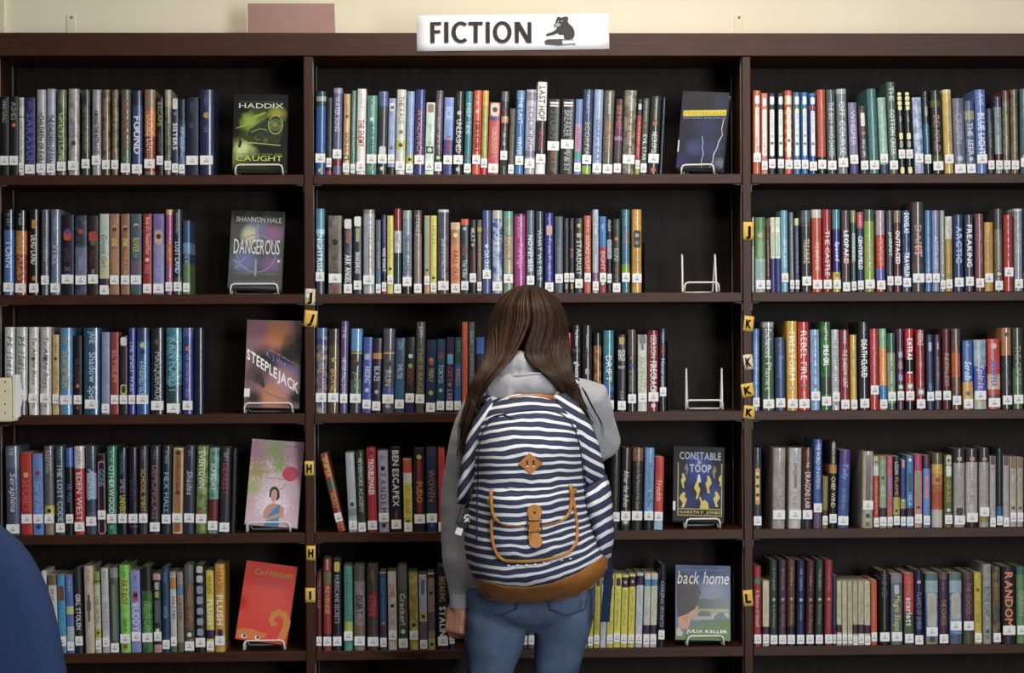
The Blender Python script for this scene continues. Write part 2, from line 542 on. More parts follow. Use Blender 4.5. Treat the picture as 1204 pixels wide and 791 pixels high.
SHELF_BOOKS['R', 0] = '''
885.4 894.6 98 ce6428 q.06,.16,dce4ec,.7 q.2,.78,ece4d8,.62 u.22,.55,a8a09c u.56,.74,50505c s19
895.5 902.6 95 d4806a q.06,.16,dce4ec,.7 q.2,.78,ece4dc,.8 u.22,.5,c0a8a8 u.55,.74,7c7ca0 s10 p
903.8 912 95 202a2c q.04,.14,dce0e4,.7 q.2,.78,ece8dc,.7 u.22,.48,a0a098 d.53,c0b850 d.62,302c2c s12 p
914.4 922 95 202a2c q.04,.14,dce0e4,.7 q.2,.78,ece8dc,.7 u.22,.48,a0a098 d.53,c0b850 d.62,302c2c s12 p
923 932 98 cc4824 b.06,.17,e0c058 q.06,.16,ece4d8,.6 b.24,.29,e0a838 b.35,.4,e0a838 b.46,.51,e0a838 b.57,.62,e0a838 b.68,.73,e0a838 q.2,.8,ece4d8,.66 u.22,.5,908890 d.6,503040 s11
933 941.6 96 3068a0 b.18,.24,3c8068 q.05,.15,dce4ec,.7 q.2,.78,ece8dc,.66 u.22,.48,888898 d.53,b8b448 d.63,3c3c48 s11
942.4 950.6 96 3068a0 b.18,.24,3c8068 q.05,.15,dce4ec,.7 q.2,.78,ece8dc,.66 u.22,.48,888898 d.53,c09c3c d.63,3c3c48 s11
951.6 960.6 95 264884 b0,.04,3074b0 b.16,.2,a83040 q.05,.14,dce4ec,.7 q.22,.78,ece0dc,.66 u.24,.5,a88890 d.63,a03040 s9
961.6 971.6 99 bc5030 b.8,1,242424 u.25,.7,903820 s11
973 983.6 99 4c585a t.15,.8,c8d0d0,THE_BOY_WHO_DARED b.9,1,3c4c50 s10
985.6 997.4 100 7e888c t.15,.78,d4dce0,OFF_COURSE b0,.06,b0b8c0 s13
1000 1009.8 84 8078a0 b.78,1,48407c t.1,.7,c4bcd8,WHISPER s17 p
1012.4 1021.6 80 4c3c40 q.1,.3,d8c8c0,.6 d.4,9c3c40 u.5,.75,d0c8c0 n2c2428 s10 p
1022.6 1034 100 407e7c u.1,.7,58908c s10
1035.6 1045 90 94bcaa b.88,1,2c3c60 u.1,.7,b8d8c8 s18 p
1046 1056.2 108 4c6458 t.05,.22,c8d0c8,THE t.3,.8,e8f0e8,COTTON_CREEK d.82,586860 s10
1057 1065 96 141c16 q0,.04,e4d878,.7 q.05,.1,e4d878,.8 q.11,.16,e4d878,.8 q.17,.22,e4d878,.7 u.3,.38,b0b0a8 q.5,.58,e4d878,.7 q.6,.68,888070,.6 q.92,1,e4d878,.7 s23
1065.8 1074.2 96 141c16 q0,.04,e4d878,.7 q.05,.1,e4d878,.8 q.11,.16,e4d878,.8 q.17,.22,e4d878,.7 u.3,.38,b0b0a8 q.5,.58,e4d878,.7 q.6,.68,888070,.6 q.92,1,e4d878,.7 s23
1076.4 1086.6 90 6c88b8 nc0d0e4 b.9,1,a8a8cc u.55,.75,b8c8e0 s18 p
1087.6 1095.4 97 1c2a34 b.4,.78,24607c q.18,.3,988060,.5 u.4,.7,58a0b8 s17
1097 1109.4 98 2e2c20 b.12,.2,605c28 t.3,.74,7c4c2c,BEHOLD b.78,.88,585428 s9
1111 1121.6 99 d6b450 u.2,.7,8c6c2c b0,.04,e8d898 s17
1122.6 1136 89 5e5e78 t.05,.1,9c9cb4,AVI t.2,.6,9090a8,CRISPIN s4 d.8,b8b8cc p
1137 1147.6 86 3c4a6e n5c6c8c b.14,.26,9ca07c t.3,.75,d4dce8,THE_SEER s4 d.8,c8d0dc p
1148.6 1161 99 5c78bc t.28,.78,e4ecf4,BLUE_LIGHT,b t.04,.18,c8d4f0,AVI s17
1162 1169.6 77 2c3030 b.75,.86,5c2020 u.2,.6,7c8484 s10 p
1170.6 1179 91 90a2a4 b0,.14,4c4058 b.75,.88,5c1c24 t.18,.5,40505c,ISLAND_OF s10
1180 1188 98 7e765f n58523f b0,.1,7c4038 u.3,.7,c8bc98 s10
1189 1198 99 806e4a n5e5034 u.2,.75,b8a878 s10
1199.4 1211 100 3e6064 u.05,.3,a8b8b8 j.8 s13
'''
SHELF_BOOKS['L', 1] = '''
4 16.5 98 426fa8 b0,.24,1a2232 u.04,.2,8c9cac t.33,.84,dce8f4,TORN s9
18 31 97 8e2e1c b0,.24,15120f b.24,.52,d07e28 nb85420 t.3,.86,c8a040,SAVAGES u.04,.2,9c9c98 s8
34.4 46 98 1d1914 q.12,.22,d08838,.6 t.3,.64,e8e0d4,DEAD_LAND,b q.78,.83,d07828,.5 s8
48.4 58 98 5e6672 u.35,.6,a8b0bc s17
59.4 71 98 6a7690 u.1,.3,a8b4c4 t.4,.72,b8c4d8,STILL s8
72 87 92 1b1722 q.2,.32,cc4428,.7 d.21,6a3c90 t.42,.6,4c3c6c,DARK t.65,.76,7c6c9c,SKY s18 p
88.3 102 91 2a3442 b.4,.78,6a7494 n485070 d.2,c04c3c u.5,.7,a8b0c8 s17 p
103.2 115.6 91 2c1b1b q.2,.33,b83c24,.95 d.35,506c58 t.45,.62,6c3024,RED t.68,.78,c0b8b0,MOON s18 p
117 128 93 bcccc0 b.55,.8,ccc8a0 b.8,.92,3c2e50 t.25,.65,4c5c58,Goose_Girl,i s5 p
129 140 93 9e6c50 d.17,d8b090 d.19,6c3c28 t.3,.4,e8d050,ONE,b u.45,.75,d8a878 s17 p
142 152.6 93 9e6c50 d.17,d8b090 d.19,6c3c28 t.3,.4,e8d050,ONE,b u.45,.75,d8a878 s17 p
153.4 166.4 93 3e5864 b.58,.78,6c5a70 d.15,d4c8c0 d.17,7c4c48 t.3,.48,e0c84c,RIVER u.5,.55,b0bcc4 s17 p
168 178.4 93 a82a24 t.04,.5,f0dcd4,Book_of_a_Thousand_Days,i d.57,f0d0c8 t.63,.74,d89088,HALE s7 p
180 192.8 93 7c6cb2 b.38,1,8a8abf q.2,.38,d0a898,.85 d.28,3c2c2c t.42,.8,b0a8d8,Palace_of_Stone,i s7 p
194.6 203 98 9a4c7a b0,.06,d8a860 b.4,.64,b4583c t.36,.66,dc8c54,FOREST s9
204 214 98 28303c t.04,.28,a8a8a8,BRIAN_FALKNER t.38,.75,b4d0e8,LOST_LAND,b b.8,1,505c68 s9
215 223.4 85 2a4c6e b.3,.45,6c94bc b.58,1,5c7c4c u.46,.6,d8e0c8 s8 p
'''
SHELF_BOOKS['M', 1] = '''
371 381.6 99 507f9c b0,.24,5c98b4 b.24,.3,a8dcec b.74,1,38485c t.31,.74,e4f0f4,NIGHTRISE,b s20
386 401.8 91 7a6e64 n5e564e d.34,24201e t.49,.76,26221f,OBLIVION u.04,.12,a8a098 q.9,.97,b82c34,.3 s18 p
404 414.2 87 2e3642 q0,.13,e4e4e4,.95 q.15,.33,a05c44,.5 t.48,.86,ececec,ARK_ANGEL,b u.36,.46,6c7c94 s6 p
415.6 425.4 90 2e3642 q0,.13,e4e4e4,.95 q.15,.33,b0a868,.5 t.46,.74,ececec,SNAKEHEAD,b s10 p
426.8 440.4 98 b4b4b8 t.1,.7,8c8ca8,RAVENS_GATE q.3,.9,988468,.12 b0,.05,8c8484 s16
441.8 447.8 86 5c606a u.3,.65,b0b4bc b.7,.85,487888 s6 p
448.8 454.4 92 2e2e60 u.05,.35,8088b0 t.42,.72,f0f0f0,WHO_WON_IT,b b.75,.93,1c1c24 b.93,1,b83034 s8 p
455.2 462.4 91 d0c64c u.1,.55,a8a034 d.68,30304c s16 p
463.2 472 99 8e2e34 b.26,.52,ccd0d2 b.52,1,2c4654 u.3,.48,7c8084 s5
473.2 484.2 97 7c8c9c b0,.1,9ca8a8 t.3,.78,34404e,MIRROR_GAMES b.92,1,2c3038 s14
486.6 496 97 8e7e74 t.05,.3,c8bcb4,STORIES b0,.28,5c5450 s6
498.8 505.4 91 c48c6a q.03,.76,84b49c,.62 d.7,2c2c60 s15 p
506.2 513.4 91 ccc44c t.1,.55,949030,HOLES d.8,303040 s7 p
514.6 528 98 4c4a56 t.35,.82,e4e4ec,SECRETS_OF_MY_HOLLYWOOD b0,.03,d0d0d8 n605c68 s9
530 541 83 ce7c48 b0,.1,e0b888 b.1,.3,b07c48 d.18,ecd890 t.4,.82,7c3c20,FALL_OUT s6 p
542 551 87 2a424c b0,.08,d45c38 t.35,.5,a04038,NEIL t.55,.8,d8e0e0,The_Killer d.13,a8c8d8 s9 p
552 560 86 181c22 d.13,b0b0b0 t.15,.3,d0d0d0,RAT d.34,c8a848 b.42,.72,4c2024 s18 p
561 566.4 86 6e6452 b.1,.16,b8a048 u.2,.7,b8ac90 s8 p
567.2 577.4 97 4c5c90 t.24,.34,b83040,NEAL d.43,e4e4e8 t.48,.74,e8e8f0,CAR_CRASH,b s22
578.6 590.8 97 3e62aa b0,.1,c8c0b0 nb8c0d0 t.22,.42,d8e4f0,HOME t.48,.8,c0d0ec,Night_Music s8
592 603.4 96 8ca080 b.3,.75,b0a888 n70907c t.3,.6,a04838,LOVELY b0,.08,5ca898 s17
604.6 618 93 b03c88 b0,.03,6c2850 t.04,.3,d888b8,KATHERINE,i t.36,.68,e8a4d0,The_Edge,i
619 628.4 97 6c7890 t.3,.75,e4e8f0,NOVEMBER,b s15
630 639 96 3c4e56 t.22,.85,c8d4d8,WHAT_WE_FELT d.3,809898
640.4 651 94 36368e u.05,.12,9898d0 q.15,.28,d8a898,.8 t.32,.88,b8b4ec,Prada_Prejudice s7
652.6 662 90 4a5664 q.4,.8,a05868,.16 u.3,.7,8898a8 s17 p
663.2 669 88 29272d u.05,.15,706c78 u.4,.6,5c4c64 q.88,.95,c8a878,.5 s18 p
669.5 675.2 88 29272d u.05,.15,706c78 t.4,.6,c07c9c,EVIL q.88,.95,c8a878,.5 s18 p
676 685.4 88 2c2d2f d.1,c8b858 q.2,.26,b8b08c,.7 t.3,.76,e8e8e4,STARDUST s11 p
687 694.8 91 c45c3e u.05,.2,f0c0a8 t.25,.7,f0d0b8,SONG_CUT,i s18 p
696.6 704 98 bcc6d8 t.27,.66,22242c,time_police,i b.76,.87,88688c u.04,.22,7888a8 s8
705 713 90 3070b0 b.4,1,a02e3e u.1,.2,c8e0f0 t.45,.75,e8c0c0,EIGHT j.88 s18 p
714 719.2 87 26262c t.0,.25,d8d8dc,ALEX b.28,.54,b4b8d0 u.3,.5,6c4c6c s17 p
720.2 729.6 87 24291f d.27,d08438 u.05,.15,587048 t.4,.58,b0bca8,BOUND u.6,.85,a0783c s6 p
731 740.6 98 41788a t.24,.43,c84c5c,THE t.46,.6,4c6cc8,LAST b.66,.76,8cac3c u.04,.2,94bcc8 s18
743 754.6 98 d8a02e q.25,.46,2c2824,.95 d.31,a8a49c d.4,888480 u.04,.2,f0d48c t.5,.76,b07c18,SHARE s17
'''
SHELF_BOOKS['R', 1] = '''
883.6 886.6 89 c4c4bc
888.4 900 89 609048 b.55,1,98b8b0 b0,.18,4c7c40 d.24,c88c5c q.32,.54,5c8440,.6 u.6,.85,708c84 s9 p
901.2 906 79 4c2620 u.2,.75,a08050 s9 p
906.8 912 89 e2e4cc b.55,1,3e3e82 q.2,.52,84b49c,.6 d.22,c0a030 u.02,.14,889880 p
912.6 918 89 e2e4cc b.55,1,3e3e82 q.2,.52,84b49c,.6 d.22,c0a030 u.02,.14,889880 p
918.8 927 97 72b2d0 u.05,.3,4c8cb0 t.35,.75,a8d8e8,SKYLARK s17
928.8 934 95 727270 u.15,.8,a8a8a4 s9
935.4 940 88 4c5080 b0,.1,d8d8a8 u.2,.75,8c90b8 s9 p
942.8 954 97 3a3c40 b0,.16,5c6470 t.35,.65,b09440,TREASURE,b b.18,.185,b0a060 s13
955.2 966.8 98 c04c32 b0,.1,d8d0cc t.4,.74,e4d0a8,THE_GIANT_SLAYER s9
968 978 98 a82828 t.25,.85,e8d8d4,THE_CASTLE s9
979.4 988.6 98 2e2e7a b0,.24,4c90a0 b.76,1,d4c040 t.38,.65,d8d8f0,Spaced,bi d.8,50484c s9
990.6 999.6 97 5c4a54 t.25,.65,ececec,LEOPARD,b t.54,.66,c83c48,ART,b s6
1001 1007 97 3a5242 b0,.15,8ca05c q.28,.62,98a8a0,.7 u.3,.6,2c3c38 b.62,.64,b06048 s7
1008.6 1015.6 95 2c3c66 b0,.2,cc4864 u.04,.17,f0b8c0 t.3,.72,ecf0f4,CENTERFIELD,b s8 p
1016.8 1028.6 98 8cb03e b0,.14,486848 t.4,.74,b07428,DOUBLE s9
1030.6 1041 97 b83e2e b0,.3,b8a0b0 t.35,.68,e07c38,PERFECT b.72,.86,6c68c0 s8
1043 1050.4 97 4e4c5e t.25,.66,c8e8c0,JACKPOT,b s13
1051.4 1060 97 5e2e38 b0,.15,8c8060 t.25,.66,ece4e4,OUTFACED,b s13
1061.4 1071 97 2e486e t.03,.28,e4e8f0,DOUGLAS,b t.52,.82,e4e8f0,TRAVELER,b n44608c s11
1072.6 1087 107 4e4646 t.48,.68,c05830,IT,b t.26,.6,b04834,DARK b.68,.76,684c44 s16
1088 1095.6 97 4080be u.2,.75,7cb0e0 s16
1096.2 1104.8 97 7e84ae t.3,.8,b0b8d8,AFTER_LIFE s16
1105.6 1111.4 97 8e9894 u.1,.65,b8c0bc j.8 s8
1112.2 1120 90 bc9030 b0,.3,d8d4c4 u.06,.24,7c6c50 d.79,2c2c28 s9 p
1122 1133 92 2e4676 t.12,.8,84a8dc,ARCTIC,b s11
1135 1144.8 92 3e465c t.1,.86,e8ecf4,FREAKING,b s12
1147 1157 93 7c4c56 t.2,.7,a87078,MY_FIRST s10
1158 1168 83 c8941e t.15,.7,8c6414,The_Secret_Garden s16 p
1169.6 1179 99 7e7264 b0,.25,4c4c50 u.3,.7,b8b0a4 j.79 s7
1180.6 1191.4 92 b83220 t.06,.65,7c1c14,KIRA_KIRA s23
1192.6 1202.6 99 8e9098 t.25,.75,b8bcc8,ONCE b0,.03,d0d0d8 s9
1203.4 1212 99 2c3460 s17
'''
SHELF_BOOKS['L', 2] = '''
5 17.4 100 c8cac6 t.1,.24,2c2c2c,PS,i t.28,.65,30302c,I_Still_Love,i
18.6 32 100 c4c6c0 t.1,.24,2c2c2c,PS,i t.28,.78,30302c,I_Still_Love_You,i b.84,1,6c5c60 s23
33.6 45.6 100 ccc8c8 t.1,.7,30302e,To_All_the_Boys,i d.36,5c5c5c s19 u.84,.92,404040
47 60 100 ccc8c8 t.1,.7,30302e,To_All_the_Boys,i d.36,5c5c5c s19 u.84,.92,404040
61.6 69.4 91 d0b06e u.1,.22,5c4c30 d.3,4c2c24 t.4,.7,9c7c40,GENTLE s18 p
70.4 85 99 5c9cca u.1,.18,d08858 t.26,.7,d4a858,SUMMER s17
86.4 96.4 90 1b1717 t.3,.62,5c3460,BLOOD d.64,c06c30 d.91,a83438 s17 p
98 117.6 99 2e5e80 t.04,.18,c0d4dc,JANE t.28,.86,d4e4e8,Shadow_Spell s12
119.4 129 94 8e94bc u.1,.3,a8acd0 s7 p
130 139.6 94 90363a t.2,.75,d89858,ELYSIUM s17 p
140.6 150 90 22222e q.02,.13,e4e4e0,.9 q.62,.75,c8c848,.9 q.64,.73,3c3c3c,.6 u.2,.55,484858 s17 p
151 159.6 99 3e3e98 t.14,.8,c4ccf0,THE_SPIRIT_WAR s17
160.4 175 99 3068a8 b0,.15,284878 d.2,c8c090 d.28,284058 t.38,.78,b8d0e4,VANISHED_ISLE s17
177.4 193 99 2c2d35 d.16,6c4c3c t.28,.84,b8b8bc,MASQUERADE s10
194.6 213.4 99 409cb0 n2c6478 b.66,1,2e4e54 t.12,.75,8cc4c8,RAIN_FOREST s7
214.6 227 99 3c4098 d.24,c08c48 b0,.1,5c60a8 u.3,.8,9098d0 s10
228 240 99 20243c n181a2c
'''
SHELF_BOOKS['M', 2] = '''
370.8 384 99 284882 nb4a080 b0,.1,4c6c98 u.3,.4,a07850 t.45,.75,a06c4c,SABOTAGE s18
385.2 398.2 98 5e4c34 b0,.2,44382c d.37,c8a850 t.48,.75,d0a848,BONE s18
399.4 408.4 107 5c4c7c t.05,.2,b8b0cc,THE t.4,.85,e0dcec,NEVER_FALL_DOWN s17
410.8 424.4 98 3e3e46 b0,.27,60a0d4 b.28,.3,b0a840 d.4,a83c40 d.42,3c3434 b.6,.8,506c64 t.5,.78,98b878,JUMP s17
425.6 436 88 3c509e q.22,.3,a8b4c0,.8 t.38,.6,d4dcf0,ABIDING d.7,c0c8e0 s10 p
437 447.4 87 2e203c b.2,.28,b87c30 t.38,.58,d8d0dc,BLAZE d.72,c0a8b0 s8 p
448.8 462.8 98 4c4d57 b.28,.3,c0a840 d.4,8c5458 d.42,3c3c44 t.5,.68,b8b8b8,RUN b.7,.79,4c5ca8 d.92,b0b0b8 s16
463.8 475 87 2c4d68 t.05,.15,88a8c0,DON d.25,4c4c58 t.35,.55,b0c8dc,SHELTER b.6,.8,286088 s10 p
476 487 88 21201f d.38,88b048 d.25,c8c8c8 t.42,.62,a82c30,DEATH b.88,1,282458 s17 p
488 499 106 4d4d49 t.05,.17,d0d0cc,JOHN t.28,.8,98904c,THE_RANGE s16
500.4 512 85 1c2d50 d.28,d08038 d.32,a05828 t.4,.58,c8b850,FIREFLY d.73,98c048 s6 p
513 522.4 86 1f4c66 q.18,.28,7c4050,.8 t.35,.6,b0d4dc,TOKYO d.7,88d0d8 s8 p
524 533 88 3e2b4a q.22,.36,60a4d0,.85 t.4,.6,b06040,CITY d.63,7888d0 t.7,.84,a8a0c8,LEE s8 p
534 542 88 245450 b.35,1,2c5e98 t.05,.2,60a090,JULIA t.4,.75,c08c58,BIRDS s8 p
543 550 106 d05a30 u.3,.6,b04020
551 558.4 106 5c6266 t.1,.25,b0bcc0,SAW u.3,.6,a8a8a8
560 569.4 88 3e6cc4 b.22,1,2c3450 p
666.4 671.4 93 b43450
672.4 683.2 102 24242c t.05,.24,e4e4e4,Tony_Buchanan,b b.27,.31,4c4c54 t.42,.6,ececec,ghosts,b
684.2 696.4 102 242429 t.1,.26,d8d8d8,Tony_Buchanan b.34,.36,4c3c3c q.5,.57,a8a8a8,.5 u.28,.42,5c5050
698 707.2 93 70461f b0,.16,241c18 nc07c34 s9
709.4 722 96 4078bc b0,.3,3c8898 n2c6048 t.31,.63,e4eef4,DRIFT b.75,1,3c4c78 s8
726 736 91 22222b q.03,.13,b8a040,.7 t.19,.24,e8e8e8,BRAVE,h t.24,.29,e8e8e8,NEW,h t.29,.34,e8e8e8,WORLD,h t.4,.44,d8d8d8,HUXLEY,h u.74,.84,b0a0b0 s7 p
738 748 97 3a3b41 b0,.3,5c4c44 d.35,c86c30 d.44,4c6c98 t.5,.76,a09458,EMERALD s15
750.2 760.6 91 d6d6ce q0,.12,7c7c80,.9 q.12,.2,7c7c80,.4 t.28,.78,98b03c,ABOMINATION s16 p
761.8 774.4 96 84202a t.06,.34,f0d8d4,ISERSON t.38,.78,f4ecec,FIRECRACK,b d.93,e0d0d0 s17
775.4 783.4 98 2c2d42 u.04,.16,b0b8d0 q.22,.3,a84848,.5 t.36,.7,e4e4ec,Homeroom,i s23
'''
SHELF_BOOKS['R', 2] = '''
884 893 98 4e78b8 n6c94cc u.2,.7,a8c4e8 s10
896.6 910.4 106 5c6c62 b0,.06,a8acac b.3,.85,4e6a48 t.08,.4,d4dcd8,Enchanted t.45,.85,a0c080,Planet s8
912 923.6 88 1c3c68 t.25,.6,3c64a0,Beauty u.08,.18,40507c s9 p
925.6 938 107 d8aa2e t.12,.66,f8f0d4,FIRESTORM d.75,c0a890 u.82,.9,b88c30 s8
939 952 106 c02a26 t.1,.68,f4dcd0,REBEL_FIRE d.72,5c2020 u.8,.88,e08c7c s8
953.4 964.4 97 80a6d2 t.06,.66,20283c,BLACK_ICE d.7,283048 s17
965.8 977.4 106 427f3e n2c5c30 b.62,.82,3c4c34 t.26,.5,f0f4ec,SMILE_GIRL,b u.04,.2,c8dcc0 s11
978.4 987.4 97 cccdd2 t.08,.75,4c4c54,THE_ENEMY_WITHIN d.92,202430 s16
988.6 999 97 90282e t.25,.72,e8ccc8,THE_SHADOW_HUNT q.02,.18,a090b8,.4 s7
1000.4 1008 91 d0ac3c u.2,.7,988030 d.3,5c5c50 s7
1010.8 1022 106 2c3038 t.2,.63,f0f0f0,DEATH_CLOUD,b u.03,.14,707884 s8
1023.4 1033.4 98 b83034 u.1,.65,d86868 s24
1034.4 1043.2 98 e8923e b0,.22,90c092 b.22,.25,b8b868 b.7,.87,3e88d0 u.3,.65,f0c08c s7
1044 1053.4 93 90a67c b0,.26,3a6c50 t.37,.56,302c24,DEFY d.68,2c3020 b.92,1,3c6450 s16
1055 1063 98 5c3c54 q.28,.36,7c98b8,.7 q.4,.5,883848,.7 q.56,.64,5c7cb0,.7 b.68,.78,204c34 j.72 s17
1065 1075 98 b8222e t.12,.35,f4ecec,EXTRA,b b.36,.54,26262a q.36,.38,e8e0dc,.8 q.53,.55,e8e0dc,.8 j.71 b.9,1,1c1818 s17
1077.4 1088 97 9e3030 t.02,.2,ecd0c4,NEEDLE u.3,.7,c86858 j.78 s7
1090 1098.4 91 1f2e58 q.1,.22,8894b8,.5 t.65,.75,7c90b8,CODA s16 p
1099.4 1107 91 3c263c q.1,.2,a05868,.4 u.3,.65,7c5c74 s17 p
1108.6 1118 98 602428 q0,1,7c3c38,.15 t.3,.75,b06c58,RECKLESS s17
1119.6 1130 98 7e5e54 b.3,.6,cc5c2c n5c4440 q.2,.8,c89868,.2 s11
1132.8 1144.4 84 305fa6 b.6,1,d8a848 t.3,.58,d4e4f0,Scrolls,bi u.04,.1,d0c890 d.77,283850 s7 p
1146 1160 85 a0b4c0 b.38,.76,3e50b0 n7c94b4 t.35,.7,d0b0d0,Spirit,bi b.9,.95,c0b070 s17 p
1162 1176.4 86 c83422 b.5,.72,d8b890 t.3,.68,3850c0,SERAFINA,b d.1,e8c0b8 b.8,.86,484838 s8 p
1178.4 1190 99 2c2d35 b0,.34,b87e54 d.08,3c3c3c n443c3c u.45,.8,6c6c78 s11
1191.4 1203 99 3c4639 b.5,1,5a7844 t.22,.7,94a890,THE_GRASS s12
'''
SHELF_BOOKS['L', 3] = '''
7.4 24 100 4c4e6a b0,.25,607080 u.03,.1,c0c8d0 t.3,.74,dcdcec,Seraphina,i s7
25.4 38.6 92 be281c d.27,e0b070 t.33,.72,d85c4c,SECRET s18 p
39.4 51.4 91 5e80be d.24,9c3048 t.33,.72,9cbce4,Year_of_Fire,i d.9,284070 s18 p
52.6 64.4 100 6c626c t.05,.3,b0a8b4,KEEPING b.67,.79,c8c038 d.73,2c2c34 b.86,1,9c8470 s18
66 77 100 3a4b56 t.2,.85,d0dce4,THE_LOST_CODE u.04,.15,94a0a8 s8
78 87 98 141719 b0,.22,4070c4 t.42,.62,5c84d4,ME_YOU s18
87.8 100 100 b42830 b0,.25,d8d4d0 t.3,.84,f0e4e0,EDEN_WEST t.05,.2,b07070,JOHN s9
101.4 114 100 3a4a64 b0,.15,485058 b.3,.6,9cb0cc b.75,.9,485868 t.25,.65,c8d4e0,ALPHA s15
115 125 90 1a171e q.08,1,c86e98,.95 q.1,.98,1a171e,.7 t.18,.4,58a8b8,GONE s22 b.86,.97,7c9848 p
126 137.8 100 2c8260 t.22,.76,ecf4f0,OTHERWOOD u.04,.18,a0d0bc d.92,60b088 s18
139 150 98 14171e t.06,.3,4c74a8,HAWKING t.36,.52,a894b8,SPIES t.55,.79,d0c038,UNIVERSE,b s18
151 162.4 98 1d1522 t.3,.75,4c2c5c,NIGHT b.9,.92,803078 s18
163.4 174 100 3b3b3d t.26,.78,d0a848,SCHOOL_SPIRITS u.04,.15,788078 s18
176 188.4 100 2d2d36 t.22,.83,b0605c,DEMONGLASS u.05,.14,787884 s8
190 201 100 2a353e t.3,.78,8cb8dc,HEX_HALL u.05,.2,98a4ac s17
202 214.8 98 d8b888 q.02,.98,a06e34,.78 d.06,403020 d.52,5c3818 u.1,.5,503820 d.92,b04c28 s18
216 228.4 100 2d3240 t.28,.55,c0ccd4,Shades,i u.05,.12,8898a0 s18
229.6 243 100 90a44e n5c7038 t.06,.48,f0f4e4,EVENTOWN d.76,c05838 s17
244 256 98 80b0a0 b.6,.86,702026 n50807c t.18,.5,e0ece8,SOMEDAY s9
257.6 270 98 31313c t.18,.55,b83840,DEAREST u.05,.15,a0a0a8 s7
271 276 97 1c1e28
'''
SHELF_BOOKS['M', 3] = '''
397.4 406.4 92 902e1e l-22 t.04,.3,e0c040,SNIPER b.33,.46,4c5c34 t.5,.7,e0a838,BLAST t.88,.96,d8a030,ZZ s17 p
410.4 420.6 92 a6acb4 l-4.5 b.7,.8,889098 d.65,3c4048 u.1,.5,b8bcc4 s8 p
421.4 430.8 94 34462e l-3 t.12,.76,c8d0c0,EVERMORE_ACADEMY d.1,a8b0a0 s6
432.4 444 98 bc242c l-2.5 t.13,.56,f8ecec,TROUBLEMAKER,b d.06,702020 s8
445.4 458 95 a8a0bc l-2 d.22,28283c u.05,.12,7c70a0 t.27,.76,2c2838,T_A_N_D_E_M d.92,2c3468 s17
460 472.4 98 1c1c21 l-1.5 t.03,.7,d4d4d4,BEN_ESCAPEX,b u.74,.84,b04050 s9
475 485 84 d0c038 b0,.18,c84c28 b.18,.32,d4d0cc b.8,.92,c8b838 d.86,28283c t.36,.76,8c7c14,LEFT_UNSAID s5 p
487 500.4 97 2b1d19 q.14,.78,8a2620,.5 d.1,c8a850 t.4,.65,c8a040,FUDO s15
501.4 514.6 98 1d2e48 t.26,.64,a86c40,WOVEN b0,.1,2c3c54 d.92,3060b0 s16
515.4 524 98 c03430 s5
717 728.4 98 1d1d1f s16 u.2,.7,4c4c4c
729.4 741 98 2c2725 q0,.8,a8847c,.14 t.28,.72,e0e0dc,After_the_Ashes j.9 s17
742 755 98 2b2926 b0,.16,8c5c44 u.18,.3,787068 t.32,.75,a0a49c,The_Mystery_of_the_Castle s17
756.6 768 98 709cd0 b.86,1,201f20 t.18,.72,202848,Silhouetted_by_the_Blue d.8,202030 s17
769 779 87 c83422 b.76,1,a0c8d8 t.3,.6,f0c8b0,Trouble,i u.1,.22,902018 s16 p
'''
